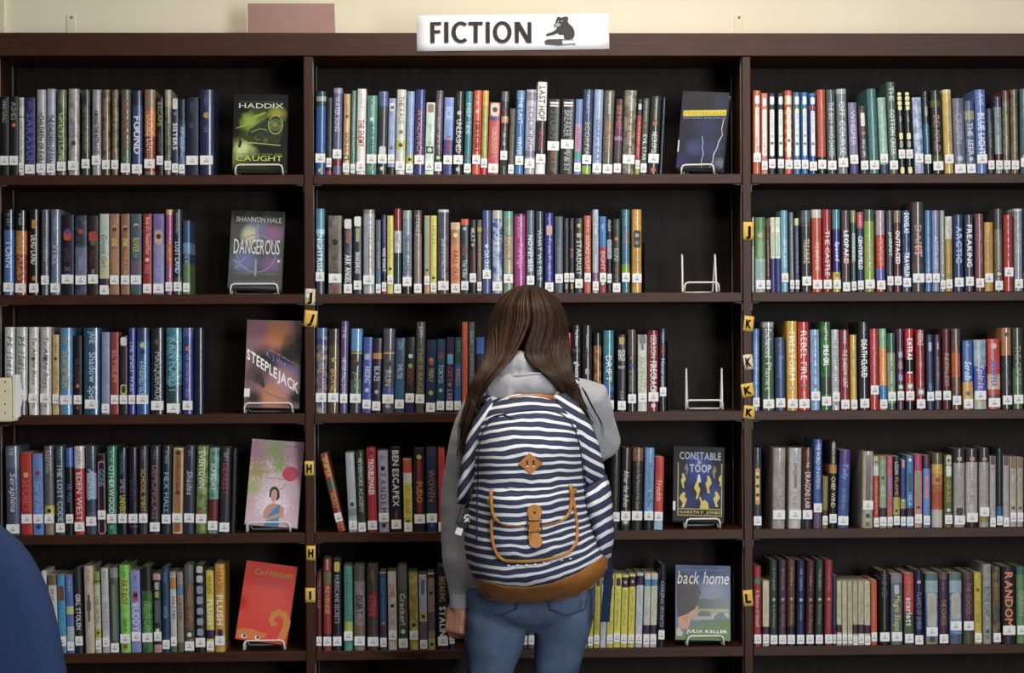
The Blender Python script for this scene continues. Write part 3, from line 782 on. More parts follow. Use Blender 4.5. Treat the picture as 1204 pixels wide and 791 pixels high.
SHELF_BOOKS['R', 3] = '''
885 895.4 98 3d4149 q.25,.7,d08c38,.7 q.3,.65,e0d048,.5 d.36,2c2c2c d.47,2c2c2c d.58,2c2c2c s10
908 923 98 b4a8a0 d.3,7c7068 q.18,.5,9c9088,.3 n9c9088 u.05,.14,786c64 u.58,.75,98806c s17
927 942 98 bcb8b4 q.18,.5,70706c,.3 u.04,.16,5068a0 u.55,.75,7c7870 d.3,8c8880 s17
943 954.8 98 4e2722 u.04,.12,7c5040 t.18,.24,d8d0c8,THE t.3,.75,ece0d8,DRAGONS_LAIR b.88,1,2c2c34 s17
956 966 108 4264b0 t.05,.55,d0dcf0,THE_WORLD_OF_AVEYRON n385898 b.82,1,6c5c78 s25
966.8 973 64 80703e b.65,.82,4c2024 u.1,.5,b0a068 s10 p
974.6 983.4 106 211d17 t.02,.26,c8c0a8,REBECCA_HAHN b.27,.37,d08c38 t.41,.76,e4dcc4,CHIEF_WIND s12
984.6 997.4 95 2c4d92 l3 b0,.18,44307c b.18,.26,40408c t.15,.42,8c94d8,Tally,i u.5,.75,6c8cc0 s9 p
1013.4 1026.4 94 bcb498 q.05,.65,705660,.6 q.66,.72,dcdcdc,.6 d.84,28304c q.92,.98,7c6848,.5 s28
1027.2 1033.4 88 b83c2a b0,.13,bcb890 d.08,30384c b.13,.27,d8d8d4 u.3,.8,e0a890 s7 p
1034.2 1042.4 88 90a87e b.72,.85,3c2438 d.3,283028 t.4,.65,c8d8b0,ISLE b0,.05,a8843c s8 p
1043.2 1049.6 88 c85e7e q.28,.55,7c78b0,.6 b.78,.88,a87838 s8 p
1050.4 1058 88 251d1b t.08,.25,d8d8d8,LOGAN t.3,.55,d08038,FLAME b.57,.82,b8ac48 d.76,30304c s9 p
1059 1065 84 3c4280 q0,.12,b88c60,.6 b.58,.72,b8a870 d.6,d8e0ec b.73,.86,30203c s8 p
1066 1074 89 4080bc q.24,.5,303c50,.5 t.55,.7,b0d4ec,ISLA d.06,e0e8ec b.73,.84,3c2438 s8 p
1075.6 1084 90 c48a7e b0,.22,bc3c60 q.24,.68,90887c,.6 d.72,282c50 s11 p
1085.6 1093.6 89 5e80c4 b0,.18,4c3048 q.28,.6,d88494,.6 u.32,.55,a83c58 s9 p
1096 1108.6 92 b84c22 b0,.15,5c5c3a b.15,.28,d8b048 b.28,.42,d08838 b.42,.52,c46828 b.76,1,ccc0b8 u.4,.72,6c2c18 d.36,6c3c20
1110.4 1119.6 90 6c6c2e q.01,.14,c0b898,.85 d.08,28304c q.15,.3,d8d8d4,.85 t.35,.7,b0a040,GRASS j.76 s10
1121.4 1134.6 97 b0aaa6 b0,.18,3c3838 d.13,c0a068 t.25,.72,948884,THE_LIGHTNING_KING q.75,.85,26242a,.8 s9
1136 1149.6 97 b6aeaa b0,.17,403838 d.13,c08c78 t.25,.7,98645c,LOST_HARTLAND b.93,1,2c2424 s12
1151.4 1163 98 b0aaa6 b0,.18,443c38 d.14,b89868 t.25,.7,a08c84,TUNNELS b.86,.94,a0902c s19
1164 1170.8 88 b6aeaa q0,.12,50343c,.9 u.16,.22,7c6464 u.35,.7,a898a0 s6 p
1171.6 1178.6 98 272e32 b.74,.86,2c6c9c b.86,.9,1c3450 q0,.7,5c6468,.15 s8
1179.4 1186.6 88 b4acab q0,.13,603c44,.9 u.16,.22,7c6c6c u.35,.7,a89c9c s5 p
1187.6 1195 87 b4a898 q0,.16,8c6838,.9 u.18,.27,786858 u.36,.62,948878 d.73,2c2c50 s12 p
1196 1203 87 b4a898 q0,.16,8c6838,.9 u.18,.27,786858 u.36,.62,948878 d.73,2c5038 s12 p
'''
SHELF_BOOKS['L', 4] = '''
51.4 57 92 c6c6c4 u.1,.2,7c7c80 p
59 68.6 87 bcbcb8 b0,.13,7c5c3c u.18,.32,505054 s10 p
69.6 78.4 87 2c90bc q.14,.33,7c4c30,.95 b.78,.9,b8c0c0 d.95,c03c34 u.4,.7,68b8d8 s13 p
79.4 88 87 5470ac b.4,.5,d0cc88 b.66,.84,b8bcc0 u.05,.22,b0c0dc s8 p
89 98.4 95 27272b t.3,.72,d4d4d4,GIRL_STOLEN,b u.06,.22,484848 s14
100.4 112 98 c0ac94 u.04,.2,907860 q.33,.4,4c4c4c,.3 q.4,.52,585c60,.55 q.52,.64,504c4c,.25 q.74,.8,c0bcd0,.5 u.95,.98,605850
113 119.4 90 bcbca0 b0,.15,8ca040 b.1,.12,50583c b.7,.81,b8b040 d.75,2c2c2c t.28,.65,6c6c68,THE_SIXTH s9 p
121 129.4 95 b8b6b6 u.03,.14,908c8c d.36,d8d8d8 t.4,.75,98a0a8,PRETTY s12 p
130.6 140.6 96 5c624c b0,.12,8c908c n485040 b.55,.85,485c74 q.2,.85,7c8868,.5 s6
141.8 154.2 99 7cc442 t.17,.45,b82c1c,FAT_BOY,bi t.6,.76,1c3c14,CHEER_UP u.03,.14,488030 d.93,a84c24 s16
155 166.4 92 8488c4 q.25,.37,b04858,.6 d.3,402c2c t.4,.74,d8d8f0,BUDDY,b u.06,.15,50508c s18 p
167.6 180.4 97 4c9038 b0,.28,20241d n2c5c28 t.4,.8,8cc060,GREEN_GAME s17
181.4 190.6 88 c89098 b.07,.9,2c302e q.1,.2,a8b0a8,.6 q.22,.3,a8a860,.6 q.33,.62,586468,.7 d.7,c8c0a8 j.72 s18 p
191.4 200.2 96 1d4870 t.45,.6,88a8c4,ARMOR u.06,.18,7c98b4 s9
201 208.2 90 c8c8c4 b0,.05,b0a8b8 b.06,.21,c07c2c t.3,.62,3c3c44,MASTIFF d.83,303c44 b.9,1,4c7048 s12 p
209.2 216.4 90 a09282 b.15,.28,4c84ac t.32,.6,303034,CANTER b.88,1,6c5c4c p
217.4 229 99 7e5e42 b0,.2,686870 n5c4634 u.25,.6,a88868 j.8 s7
230 242 99 1c1c21 q.01,.09,d0ccc8,.8 q.12,.2,c4c0bc,.8 q.24,.33,90a0b8,.8 q.36,.45,90a0b8,.8 q.49,.57,90a0b8,.8 q.61,.69,90a0b8,.8 q.73,.81,90a0b8,.8 s11
243 252 92 ccb824 t.06,.28,7c5c14,HIAASEN t.35,.68,f0ecd4,FLUSH,b b.73,.84,3c2450 s7 p
253 265 100 dca228 t.05,.32,b04c1c,HIAASEN t.35,.7,f4ecdc,FLUSH,b q.74,.84,3c2448,.7 s13
'''
SHELF_BOOKS['M', 4] = '''
372 378.4 90 601e1e t.05,.6,b0704c,THE_SAVAGE s11
380 390 106 942824 q.0,.12,b0a8a0,.3 b.14,.28,70704c t.3,.6,d8a878,REVENGE b.82,.9,301c28 s11
391.4 402 105 21232d q.02,.13,c8b83c,.8 t.17,.7,a8a8b0,HURRICANE_SECRETS b.8,.9,30203c s11
404.4 415 98 509e90 b.66,.8,b8c044 b.8,.88,98b8b0 t.1,.65,2c6c64,FAR_FROM_HERE s17
416.4 429.6 98 90867e n6c645c b0,.18,5c5854 t.35,.58,26221f,DURT,b b.7,.85,7c6450 s11
432 445.6 98 3b3735 b.33,.6,7c2828 n5c3430 t.35,.6,c04040,STRIFE u.05,.2,787470 s10
447 455 89 1d4876 u.05,.6,5c84b0 d.65,b09838 b.7,.8,502c28 s9 p
457 467 90 c8b8ac t.14,.32,b04838,ZOMBIE d.43,5c3020 t.5,.68,a09088,LUIS s17 p
468.6 480 98 5e5854 b0,.28,6c6870 t.33,.7,ececec,Cracker! b.72,.85,3c5838 j.78 s8
481.6 492.4 90 c8b844 n9c9438 d.68,2c2c40 t.2,.62,7c7428,COUNTDOWN s17
493.8 502.8 86 a6aabc q.05,.25,5468ac,.5 b.5,.6,c0b838 d.55,2c2c38 b.62,1,6c5a68 s6 p
503.8 512 88 908278 b0,.05,503020 d.25,281c18 b.5,.75,6c5664 b.85,1,b0b048 d.93,28302c p
514.6 527.4 97 1a1d29 t.12,.42,b89c50,BREAKING t.48,.84,e4e4e4,STALIN,b s10
528.4 535 97 22346c b.3,.34,d0d8e4 q.35,.5,c8d0e0,.6 s12
608 612.4 92 c8c4c0 s10 p
613.4 620 92 30343c s10 p
621 628 92 485068 s10 p
682 690 88 ccc020 s8 p
691 697 88 ccbe20 q.04,.16,3c2448,.8 u.25,.75,8c8428 s8 p
698 704.6 88 c8bc20 q.04,.16,3c2448,.8 u.25,.75,8c8428 s10 p
705.4 712 82 b8bcc2 q.0,.08,3c2440,.9 u.2,.8,90a0b0 p
713 720.4 88 d0c238 q.05,.16,3c2448,.8 u.25,.75,8ca038 s10 p
721.2 728.8 88 d8ca44 q.05,.16,3c2448,.8 u.22,.7,60a048 s12 p
729.6 737 87 d6c83c b.03,.17,3c2448 d.1,c8b840 u.22,.7,60a048 s10 p
738 745.4 88 d6c83c b.03,.17,3c2448 d.1,c8b840 u.22,.7,8c9438 s10 p
746.8 754.6 89 bcc0c8 b.03,.16,3c2448 u.2,.7,70b0b8 s10 p
756 763.2 89 c8c4b4 b.08,.17,4c84b4 u.2,.6,70b8b8 b.7,.82,402850 s9 p
764 771.4 89 c8c4b4 b.08,.17,4c84b4 u.2,.6,90b870 b.7,.82,402850 s9 p
773.4 781 100 1d2132 t.2,.75,a8a8b0,CHASING_SECRETS,i b.25,.4,303c64 s15
'''
SHELF_BOOKS['R', 4] = '''
885 895 98 b02c38 b.16,.22,508c6c t.3,.76,f0c0c0,A_Shadow_of_Himself s9
897 904.4 80 ccc09a u.1,.6,a8a080 b.7,.82,44284a s9 p
905.4 914 105 2c4036 u.1,.35,a09868 d.46,c0b070 t.52,.78,94946c,Books_of_Beginning s8
915.4 924.4 105 4e3450 u.1,.35,a08058 d.46,b08c60 t.52,.78,a08064,Books_of_Beginning s8
925.4 934.6 106 624234 u.1,.35,b08c50 d.46,b89850 t.52,.75,b09458,Books_of_Beginning b.78,.86,301a34 s8
936.4 945.6 104 222c54 u.1,.35,a0a8b8 d.46,c0c4d0 t.52,.7,9ca0b8,Books_of_Beginning s8
947.4 956.6 104 522a2e u.1,.35,b07c58 d.46,b88c60 t.52,.85,b08060,Books_of_Beginning s8
958.4 967.4 105 2a3d34 u.1,.35,a0a078 d.46,c0b890 t.52,.75,8c9c88,Books_of_Beginning s8
969.4 978.6 105 942436 u.1,.35,b87858 d.46,c09068 t.52,.8,a87058,Books_of_Beginning s8
979.2 983.2 87 2c405a b.72,.84,402444 s8 p
984 989.6 80 c4bc9a u.1,.6,948c70 b.68,.8,48304a s8 p
990.4 996 80 c4bc9a u.1,.75,948c70 s8 p
996.8 1002.4 80 c4bc9a u.1,.75,948c70 s8 p
1003 1008.6 80 c4bc9a u.1,.55,948c70 b.68,.82,48304a s6 p
1009.2 1016 80 c4bc9a u.1,.55,948c70 b.68,.82,48304a s8 p
1016.6 1023.4 80 c4bc9a u.1,.6,948c70 b.69,.82,48304a s6 p
1024.4 1031.2 81 c4501e u.2,.6,e08c50 s10 p
1034 1046 92 14181b q0,.8,a0743c,.12 t.05,.35,3c5c68,KING u.4,.6,284048 s10
1048 1061 88 5e6e78 b0,.12,8c8090 t.3,.8,c8c03c,Magic_Steps,bi q.15,.28,c0c4c8,.5 s10 p
1063.6 1074.4 89 b84034 b.55,1,4c5e36 u.1,.3,d88070 t.34,.74,ecdcd8,scarlett,b s8 p
1075.4 1085.4 93 1b2246 d.16,d8c8d8 t.3,.8,7c88b8,FLAMES_OF_EMBER s6 q0,.6,882434,.1
1089 1103 89 4c70a8 b0,.1,547078 b.1,.27,98b0bc q.28,.75,bcb8a8,.9 n7c98bc t.32,.58,b07c68,CRYSTAL b.92,1,888058 d.93,283830 s16 p
1104 1115 91 4e2e48 b0,.1,64583c u.08,.25,98848c t.38,.74,a89050,THE_SCHOOL s7
1117 1131 89 4c70a8 b0,.1,547078 b.1,.27,98b0bc q.28,.65,bcb8a8,.9 n7c98bc t.32,.58,b07c68,CRYSTAL b.86,1,485870 s23 p
1132.6 1145 91 4e2e44 b0,.1,5c4c38 t.15,.6,906850,THE_SCHOOL b.83,1,54543c s23
1146 1154.4 90 ccb41a d.24,7c4c14 u.4,.7,988414 s8 p
1156 1166 100 a2a4a0 t.28,.66,383c3c,BONE_GAP u.05,.2,7c8080 u.7,.76,88984c d.84,383838 d.92,707c48
1167.4 1176.6 97 4c4c3a n8c7848 b.25,.5,7c6438 t.4,.7,303c20,AND s8
1178.4 1194 97 2d2132 t.07,.78,e8803c,RANDOM,b s17
1195.4 1206 97 628658 b0,.1,3c6c60 t.3,.7,98b48c,GREEN s17
'''

# ---------------------------------------------------------------- the shelved books
ORD = ('first second third fourth fifth sixth seventh eighth ninth tenth eleventh twelfth thirteenth fourteenth fifteenth '
       'sixteenth seventeenth eighteenth nineteenth twentieth').split()


def colour_name(h):
    r, g, b = (int(h[i:i + 2], 16) / 255 for i in (0, 2, 4))
    hh, s, v = colorsys.rgb_to_hsv(r, g, b)
    hh *= 360
    if v < 0.17:
        return 'black'
    if s < 0.13 or (v < 0.28 and s < 0.3):
        return 'charcoal' if v < 0.36 else 'dark grey' if v < 0.5 else 'grey' if v < 0.66 else 'pale grey' if v < 0.82 else 'white'
    if hh < 14 or hh >= 345:
        return 'dark maroon' if v < 0.45 else 'dusty brown' if s < 0.4 else 'red'
    if hh < 38:
        if v < 0.4:
            return 'dark brown'
        if s > 0.68 and v > 0.65:
            return 'orange'
        return 'brown' if v < 0.66 else 'tan'
    if hh < 66:
        if s < 0.3:
            return 'cream' if v > 0.68 else 'taupe'
        return 'olive' if v < 0.52 else 'mustard' if v < 0.66 else 'yellow'
    if hh < 165:
        return 'dark green' if v < 0.42 else 'sage green' if s < 0.35 else 'bright green' if v > 0.6 else 'green'
    if hh < 200:
        return 'dark teal' if v < 0.38 else 'pale teal' if s < 0.35 else 'teal' if v < 0.62 else 'sky blue'
    if hh < 240:
        if s < 0.3:
            return 'slate grey' if v < 0.6 else 'pale blue'
        return 'navy' if v < 0.4 else 'slate blue' if v < 0.55 and s < 0.5 else 'pale blue' if v > 0.68 and s < 0.5 else 'blue'
    if hh < 262:
        return 'dark indigo' if v < 0.42 else 'lavender' if s < 0.38 else 'indigo'
    if hh < 320:
        return 'plum' if v < 0.4 else 'mauve' if s < 0.3 else 'purple'
    return 'plum' if v < 0.4 else 'magenta' if s > 0.6 and v > 0.5 else 'pink'


def art(h):
    return 'an' if colour_name(h)[0] in 'aeiou' else 'a'


LEAN = {('M', 0): [(0, 1), (10, 2.3), (29, 3), (36, 4.6)], ('R', 0): [(0, 0), (8, -1.2), (13, -4), (19, -4), (24, -2.6), (29, -1)],
        ('R', 1): [(0, 0), (3, -1), (32, -0.6)], ('M', 2): [(0, 1), (4, 2.2), (13, 1), (14, 0), (26, 0)], ('R', 2): [(0, 0), (3, -1), (26, -1)],
        ('M', 3): [(0, -2), (9, -1), (10, 2), (14, 2)], ('L', 3): [(0, -2), (8, -1), (12, 0), (17, 2), (20, 2.5)],
        ('L', 4): [(0, -3), (9, -2.4), (19, -1)], ('M', 4): [(0, 0), (8, -1.5), (14, -1.5), (15, 2.2), (30, 2.4)],
        ('R', 4): [(0, 0), (2, 0), (6, 1.4), (10, 0), (29, -0.8)], ('R', 3): [(0, 0), (1, 1), (8, 1), (9, 0), (27, 0)]}
CALLS = {('L', 0): 'HAD', ('L', 1): 'HAL', ('L', 2): 'HAN', ('L', 3): 'HAR', ('L', 4): 'HIA', ('M', 0): 'HOR', ('M', 1): 'HOR', ('M', 2): 'HYD',
         ('M', 3): 'JOH', ('M', 4): 'KAD', ('R', 0): 'KAR', ('R', 1): 'KEL', ('R', 2): 'KIN', ('R', 3): 'LAS', ('R', 4): 'LAW'}
BAYS = {'L': 'left', 'M': 'middle', 'R': 'right'}
SHELVES = ('top', 'second', 'third', 'fourth', 'fifth')
rng = random.Random(7)
CALLMESH = {}


def lighter(c, k):
    return tuple(min(1.0, q * k) for q in c[:3]) + (1.0,)


def spine_text(mb, text, style, col, w, wface, y, ztop, zbot, frac=0.86):
    vs, fs, ln = set_text(text, style)
    hi, lo = cap_height(vs)
    L = ztop - zbot
    sx = L / ln
    sy = min(frac * wface / (hi - lo), sx * 1.7)
    if sx > sy * 1.25:                                  # short words keep their letter shape
        sx = sy * 1.25
    off = (L - sx * ln) / 2 * 0.3
    mid = (hi + lo) / 2
    mb.add([((b - mid) * sy, y, ztop - off - a * sx) for a, b in vs], [tuple(reversed(t)) if False else t for t in fs], col)


def make_book(bay, row, idx, count, fields, ops, prev_right):
    px0, px1, H, hexc = float(fields[0]), float(fields[1]), float(fields[2]), fields[3]
    paper = 'p' in ops
    lean = None
    for o_ in ops:
        if o_[0] == 'l':
            lean = float(o_[1:])
    if lean is None:
        tb = LEAN.get((bay, row), [(0, 0), (99, 0)])
        lean = tb[-1][1]
        for (i0, v0), (i1, v1) in zip(tb, tb[1:]):
            if i0 <= idx <= i1:
                lean = v0 + (v1 - v0) * (idx - i0) / (i1 - i0)
                break
    yf = 0.010 + rng.uniform(-0.002, 0.003)
    base_py = ROWPX[row]
    a, b = P(px0, base_py, yf), P(px1, base_py, yf)
    top = P((px0 + px1) / 2, base_py - H, yf)
    z0 = ROWZ[row]
    h = top.z - z0
    x0, x1 = a.x, b.x
    prev_right = max(prev_right, {'L': XL1, 'M': XD1, 'R': XE1}[bay] + 0.0018)
    if x0 < prev_right + 0.0009:
        x0 = prev_right + 0.0009
    wd = max(x1 - x0, 0.006)
    x1 = x0 + wd
    xc = (x0 + x1) / 2
    ang = math.atan2(P(px0 + lean, base_py - H, yf).x - P(px0, base_py, yf).x, h) - 0.0
    dz = abs(math.sin(ang)) * wd / 2 + 0.0004
    dep = rng.uniform(0.138, 0.152) if not paper else rng.uniform(0.125, 0.138)
    ink = None
    band = panel = None
    for o_ in ops:
        if o_[0] == 't' and ink is None:
            ink = o_[1:].split(',')[2]
        if o_[0] == 'b' and band is None and ',' in o_:
            q_ = o_[1:].split(',')
            if float(q_[1]) - float(q_[0]) > 0.1:
                band = q_[2]
        if o_[0] == 'q' and panel is None:
            panel = o_[1:].split(',')[2]
    nm = colour_name(hexc)
    kind = 'paperback' if paper else 'hardcover'
    extra = ''
    if ink and colour_name(ink) != nm:
        extra = 'with %s lettering' % colour_name(ink)
    elif band and colour_name(band) != nm:
        extra = 'with %s %s band' % (art(band), colour_name(band))
    elif panel and colour_name(panel) != nm:
        extra = 'with %s %s panel' % (art(panel), colour_name(panel))
    elif ink:
        extra = 'with same-coloured lettering'
    else:
        extra = 'with plain spine'
    if idx < count / 2:
        pl = '%s from the left' % ORD[idx]
    else:
        pl = '%s from the right' % ORD[count - 1 - idx]
    if idx == 0:
        pl = 'leftmost'
    if idx == count - 1:
        pl = 'rightmost'
    label = '%s %s %s, %s on the %s shelf of the %s bay' % (nm, kind, extra, pl, SHELVES[row], BAYS[bay])
    wl = label.replace(',', '').split()
    if len(wl) > 16:
        label = label.replace('on the ', '').replace(' of the ', ', ')
    if abs(lean) > 10:
        label = 'leaning red-brown paperback with yellow lettering, by the left divider on the fourth shelf'
    root = thing('%s_book' % kind, label, 'book', (xc, yf, z0 + dz), (0, ang, 0), 'books on the %s shelf of the %s bay' % (SHELVES[row], BAYS[bay]))

    base = dye(hexc)
    second = None
    for o_ in ops:
        if o_[0] == 'n':
            second = dye(o_[1:])
    base2 = second or lighter(base, rng.choice((0.82, 1.18)))
    # --- cover: boards and spine as one folded shell; print bands are cut into it
    W2 = wd / 2
    bt = min(0.0024, wd * 0.16) if not paper else min(0.0009, wd * 0.12)
    if paper:
        bulge = 0.0009
        prof = [(W2, dep), (W2, 0.0015), (W2 * 0.9, 0.0002), (W2 * 0.8, -bulge * 0.6), (-W2 * 0.8, -bulge * 0.6), (-W2 * 0.9, 0.0002), (-W2, 0.0015), (-W2, dep)]
    else:
        bulge = min(0.0042, wd * 0.2)
        prof = [(W2, dep), (W2, 0.007), (W2 * 0.93, 0.001), (W2 * 0.72, -bulge * 0.85), (-W2 * 0.72, -bulge * 0.85), (-W2 * 0.93, 0.001), (-W2, 0.007), (-W2, dep)]
    yface = prof[3][1]
    wface = wd * (0.8 if paper else 0.72)
    cuts = {0.0, 1.0}
    bands = []
    for o_ in ops:
        if o_[0] == 'b':
            f0, f1, c = o_[1:].split(',')
            f0, f1 = float(f0), float(f1)
            bands.append((f0, f1, dye(c)))
            cuts |= {f0, f1}
    cuts = sorted(cuts)
    mb = MB()
    inner = [(W2 - bt, dep), (W2 - bt, 0.008 if not paper else 0.003), (-W2 + bt, 0.008 if not paper else 0.003), (-W2 + bt, dep)]
    npf = len(prof)
    for f0, f1 in zip(cuts, cuts[1:]):
        mid = (f0 + f1) / 2
        c, c2 = base, base2
        for g0, g1, gc in bands:
            if g0 <= mid <= g1:
                c, c2 = gc, lighter(gc, 0.85)
        za, zb = h * (1 - f1), h * (1 - f0)
        vs = [(x, y, za) for x, y in prof] + [(x, y, zb) for x, y in prof]
        for i in range(npf - 1):
            qs = [vs[i], vs[i + npf], vs[i + 1 + npf], vs[i + 1]]
            pass
        mb.add(vs, [(i, i + npf, i + 1 + npf, i + 1) for i in range(1, npf - 2)], c, c2, True)
        mb.add(vs, [(0, npf, npf + 1, 1), (npf - 2, 2 * npf - 2, 2 * npf - 1, npf - 1)], c, c2, False)
    vi = [(x, y, 0) for x, y in inner] + [(x, y, h) for x, y in inner]
    mb.add(vi, [(i, i + 1, i + 5, i + 4) for i in range(3)], base, base2)
    for zz, fl in ((0.0, False), (h, True)):
        vs = [(x, y, zz) for x, y in prof] + [(x, y, zz) for x, y in inner]
        fs = [(0, 1, 9, 8), (1, 2, 9), (2, 3, 9), (3, 4, 10, 9), (4, 5, 10), (5, 6, 10), (6, 7, 11, 10)]
        mb.add(vs, fs if not fl else [tuple(reversed(t)) for t in fs], base, base2)
    for i0, i1 in ((0, 8), (11, 7)):
        pa, pb = (prof + inner)[i0], (prof + inner)[i1]
        mb.add([(pa[0], pa[1], 0), (pb[0], pb[1], 0), (pb[0], pb[1], h), (pa[0], pa[1], h)], [(0, 1, 2, 3)], base, base2)
    mb.build('cover', M['card' if paper else 'film'], root)
    # --- pages
    ov = 0.003 if not paper else 0.0002
    pg = MB()
    pw = W2 - bt - 0.0002
    pg.box(-pw, pw, 0.0085 if not paper else 0.0035, dep - ov, ov, h - ov)
    pg.build('page_block', M['paper'], root, colours=False)
    # --- printed matter on the spine
    layer = 0
    zsc = h / H
    for o_ in ops:
        k = o_[0]
        tx = MB()
        y = yface - 0.00025 - 0.00012 * layer
        if k == 'q':
            f0, f1, c, wf = o_[1:].split(',')
            f0, f1, wf = float(f0), float(f1), float(wf)
            hw = wface * wf / 2 * 1.05
            z1_, z0_ = h * (1 - f0), h * (1 - f1)
            e = min(hw * 0.4, (z1_ - z0_) * 0.2)
            pts = [(-hw + e, z0_), (hw - e, z0_), (hw, z0_ + e), (hw, z1_ - e), (hw - e, z1_), (-hw + e, z1_), (-hw, z1_ - e), (-hw, z0_ + e)]
            tx.add([(x, y, z) for x, z in pts], [tuple(range(8))], dye(c), lighter(dye(c), 0.88))
            layer += 1
        elif k == 'd' or k == 'j':
            p_ = o_[1:].split(',')
            zc = h * (1 - float(p_[0]))
            r = wface * (0.30 if k == 'd' else 0.34)
            if k == 'j':
                tx.add([(-wface / 2, y, zc - r * 1.5), (wface / 2, y, zc - r * 1.5), (wface / 2, y, zc + r * 1.5), (-wface / 2, y, zc + r * 1.5)], [(0, 1, 2, 3)], dye('1f4a30'))
                y -= 0.00012
            cc = dye(p_[1] if k == 'd' else 'dcdcc0')
            tx.add([(r * math.cos(PI * i / 6), y, zc + r * math.sin(PI * i / 6)) for i in range(12)], [tuple(range(12))], cc, lighter(cc, 0.8))
            layer += 1
        elif k == 't':
            p_ = o_[1:].split(',')
            st = p_[4] if len(p_) > 4 else ''
            f0, f1 = float(p_[0]), float(p_[1])
            text = p_[3].replace('_', ' ')
            if 'h' in st:
                vs, fs, ln = set_text(text, 'b')
                s = min(wface * 0.95 / ln, h * (f1 - f0) / 0.75)
                zc = h * (1 - f1)
                tx.add([((a_ - ln / 2) * s, y, zc + b_ * h * (f1 - f0) / 0.8) for a_, b_ in vs], fs, dye(p_[2]))
            else:
                spine_text(tx, text, st, dye(p_[2]), wd, wface, y, h * (1 - f0), h * (1 - f1), 0.84 if 'b' in st else 0.74)
            layer += 1
        elif k == 'u':                                  # lettering too small to be read from here: bare strokes
            f0, f1, c = o_[1:].split(',')
            z = h * (1 - float(f0))
            ze = h * (1 - float(f1))
            hw = wface * 0.24
            while z > ze:
                ll = rng.uniform(0.0018, 0.0032)
                if rng.random() < 0.84:
                    s0, s1 = rng.choice(((-1, 1), (-1, 1), (-0.2, 1), (-1, 0.3)))
                    tx.add([(hw * s0, y, z - ll * 0.45), (hw * s1, y, z - ll * 0.45), (hw * s1, y, z), (hw * s0, y, z)], [(0, 1, 2, 3)], dye(c))
                z -= ll
            layer += 1
        if tx.v:
            pr = tx.build({'q': 'spine_panel', 'd': 'spine_emblem', 'j': 'award_seal', 't': 'spine_title', 'u': 'small_lettering'}[k], M['ink'], root)
            if k == 'u':
                pr['kind'] = 'stuff'
    for o_ in ops:
        if o_[0] == 's':
            sh = float(o_[1:]) * zsc
            hw, hh = min(wd * 0.92, 0.034) / 2, 0.0122
            zc = max(sh, hh + 0.001)
            sb = MB()
            y = yface - 0.0022
            sb.box(-hw, hw, y, yface - 0.00005, -hh, hh)
            stk = sb.build('spine_label', M['sticker'], root, colours=False)
            stk.location = (0, 0, zc)
            key = (bay, row, 1 if wd > 0.022 else 0)
            if key not in CALLMESH:
                tb = MB()
                for i, t in enumerate(('F', CALLS[bay, row])):
                    vs, fs, ln = set_text(t, 'b')
                    s = 0.0065 if key[2] else 0.0058
                    sx = min(s, 0.0105 / ln)
                    tb.add([((a_ - ln / 2) * sx, -0.0001, (0.001 - i * 0.0066) + b_ * s) for a_, b_ in vs], fs, lin('2a2a32'))
                cn = tb.build('call_number', M['ink_matte'], stk)
                CALLMESH[key] = cn.data
            else:
                cn = bpy.data.objects.new('call_number', CALLMESH[key])
                COL.objects.link(cn)
                cn.parent = stk
            cn.location = (0, y - 0.0001, 0)
    tip = x1 + max(0.0, 0.0)
    return tip


def parse(line):
    p = line.split()
    return p[:4], [o_ if o_ != 'nb06a3a' else o_ for o_ in p[4:]]


for (bay, row), text in SHELF_BOOKS.items():
    lines = [l_ for l_ in text.strip().splitlines() if l_.strip()]
    right = -99
    for i, ln_ in enumerate(lines):
        fld, ops = parse(ln_)
        right = make_book(bay, row, i, len(lines), fld, ops, right)

# ---------------------------------------------------------------- face-out books on wire easels


def cover_art(name, base, blobs, nscale=9, namt=0.5, streak=None, val=0.98, sat=0.88):
    """Procedural printed cover: soft patches of ink at (u, v) with radius r, roughened by noise."""
    k = NT(name, 0.5, 0.25)
    tc = k.n('ShaderNodeTexCoord').outputs['Object']
    mp = k.n('ShaderNodeMapping')
    if streak:
        mp.inputs['Rotation'].default_value = (0, streak[0], 0)
        mp.inputs['Scale'].default_value = streak[1]
    k.l(tc, mp.inputs[0])
    f = k.noise(nscale * 8, 4, mp.outputs[0], 0.6)
    off = k.math('MULTIPLY', k.math('SUBTRACT', f, 0.5), namt)
    cur = dye(base, sat, val)
    for (u, v, r, c) in blobs:
        d = k.n('ShaderNodeVectorMath', operation='DISTANCE')
        k.l(tc, d.inputs[0])
        d.inputs[1].default_value = (u, 0, v)
        q = k.math('ADD', k.math('DIVIDE', d.outputs['Value'], r), off)
        fac = k.ramp(q, [(0.35, (1, 1, 1, 1)), (1.0, (0, 0, 0, 1))])
        cur = k.mix(fac, cur, dye(c, sat, val))
    k.base(cur)
    k.b.inputs['Coat Weight'].default_value = 0.04
    k.b.inputs['Coat Roughness'].default_value = 0.15
    return k.m


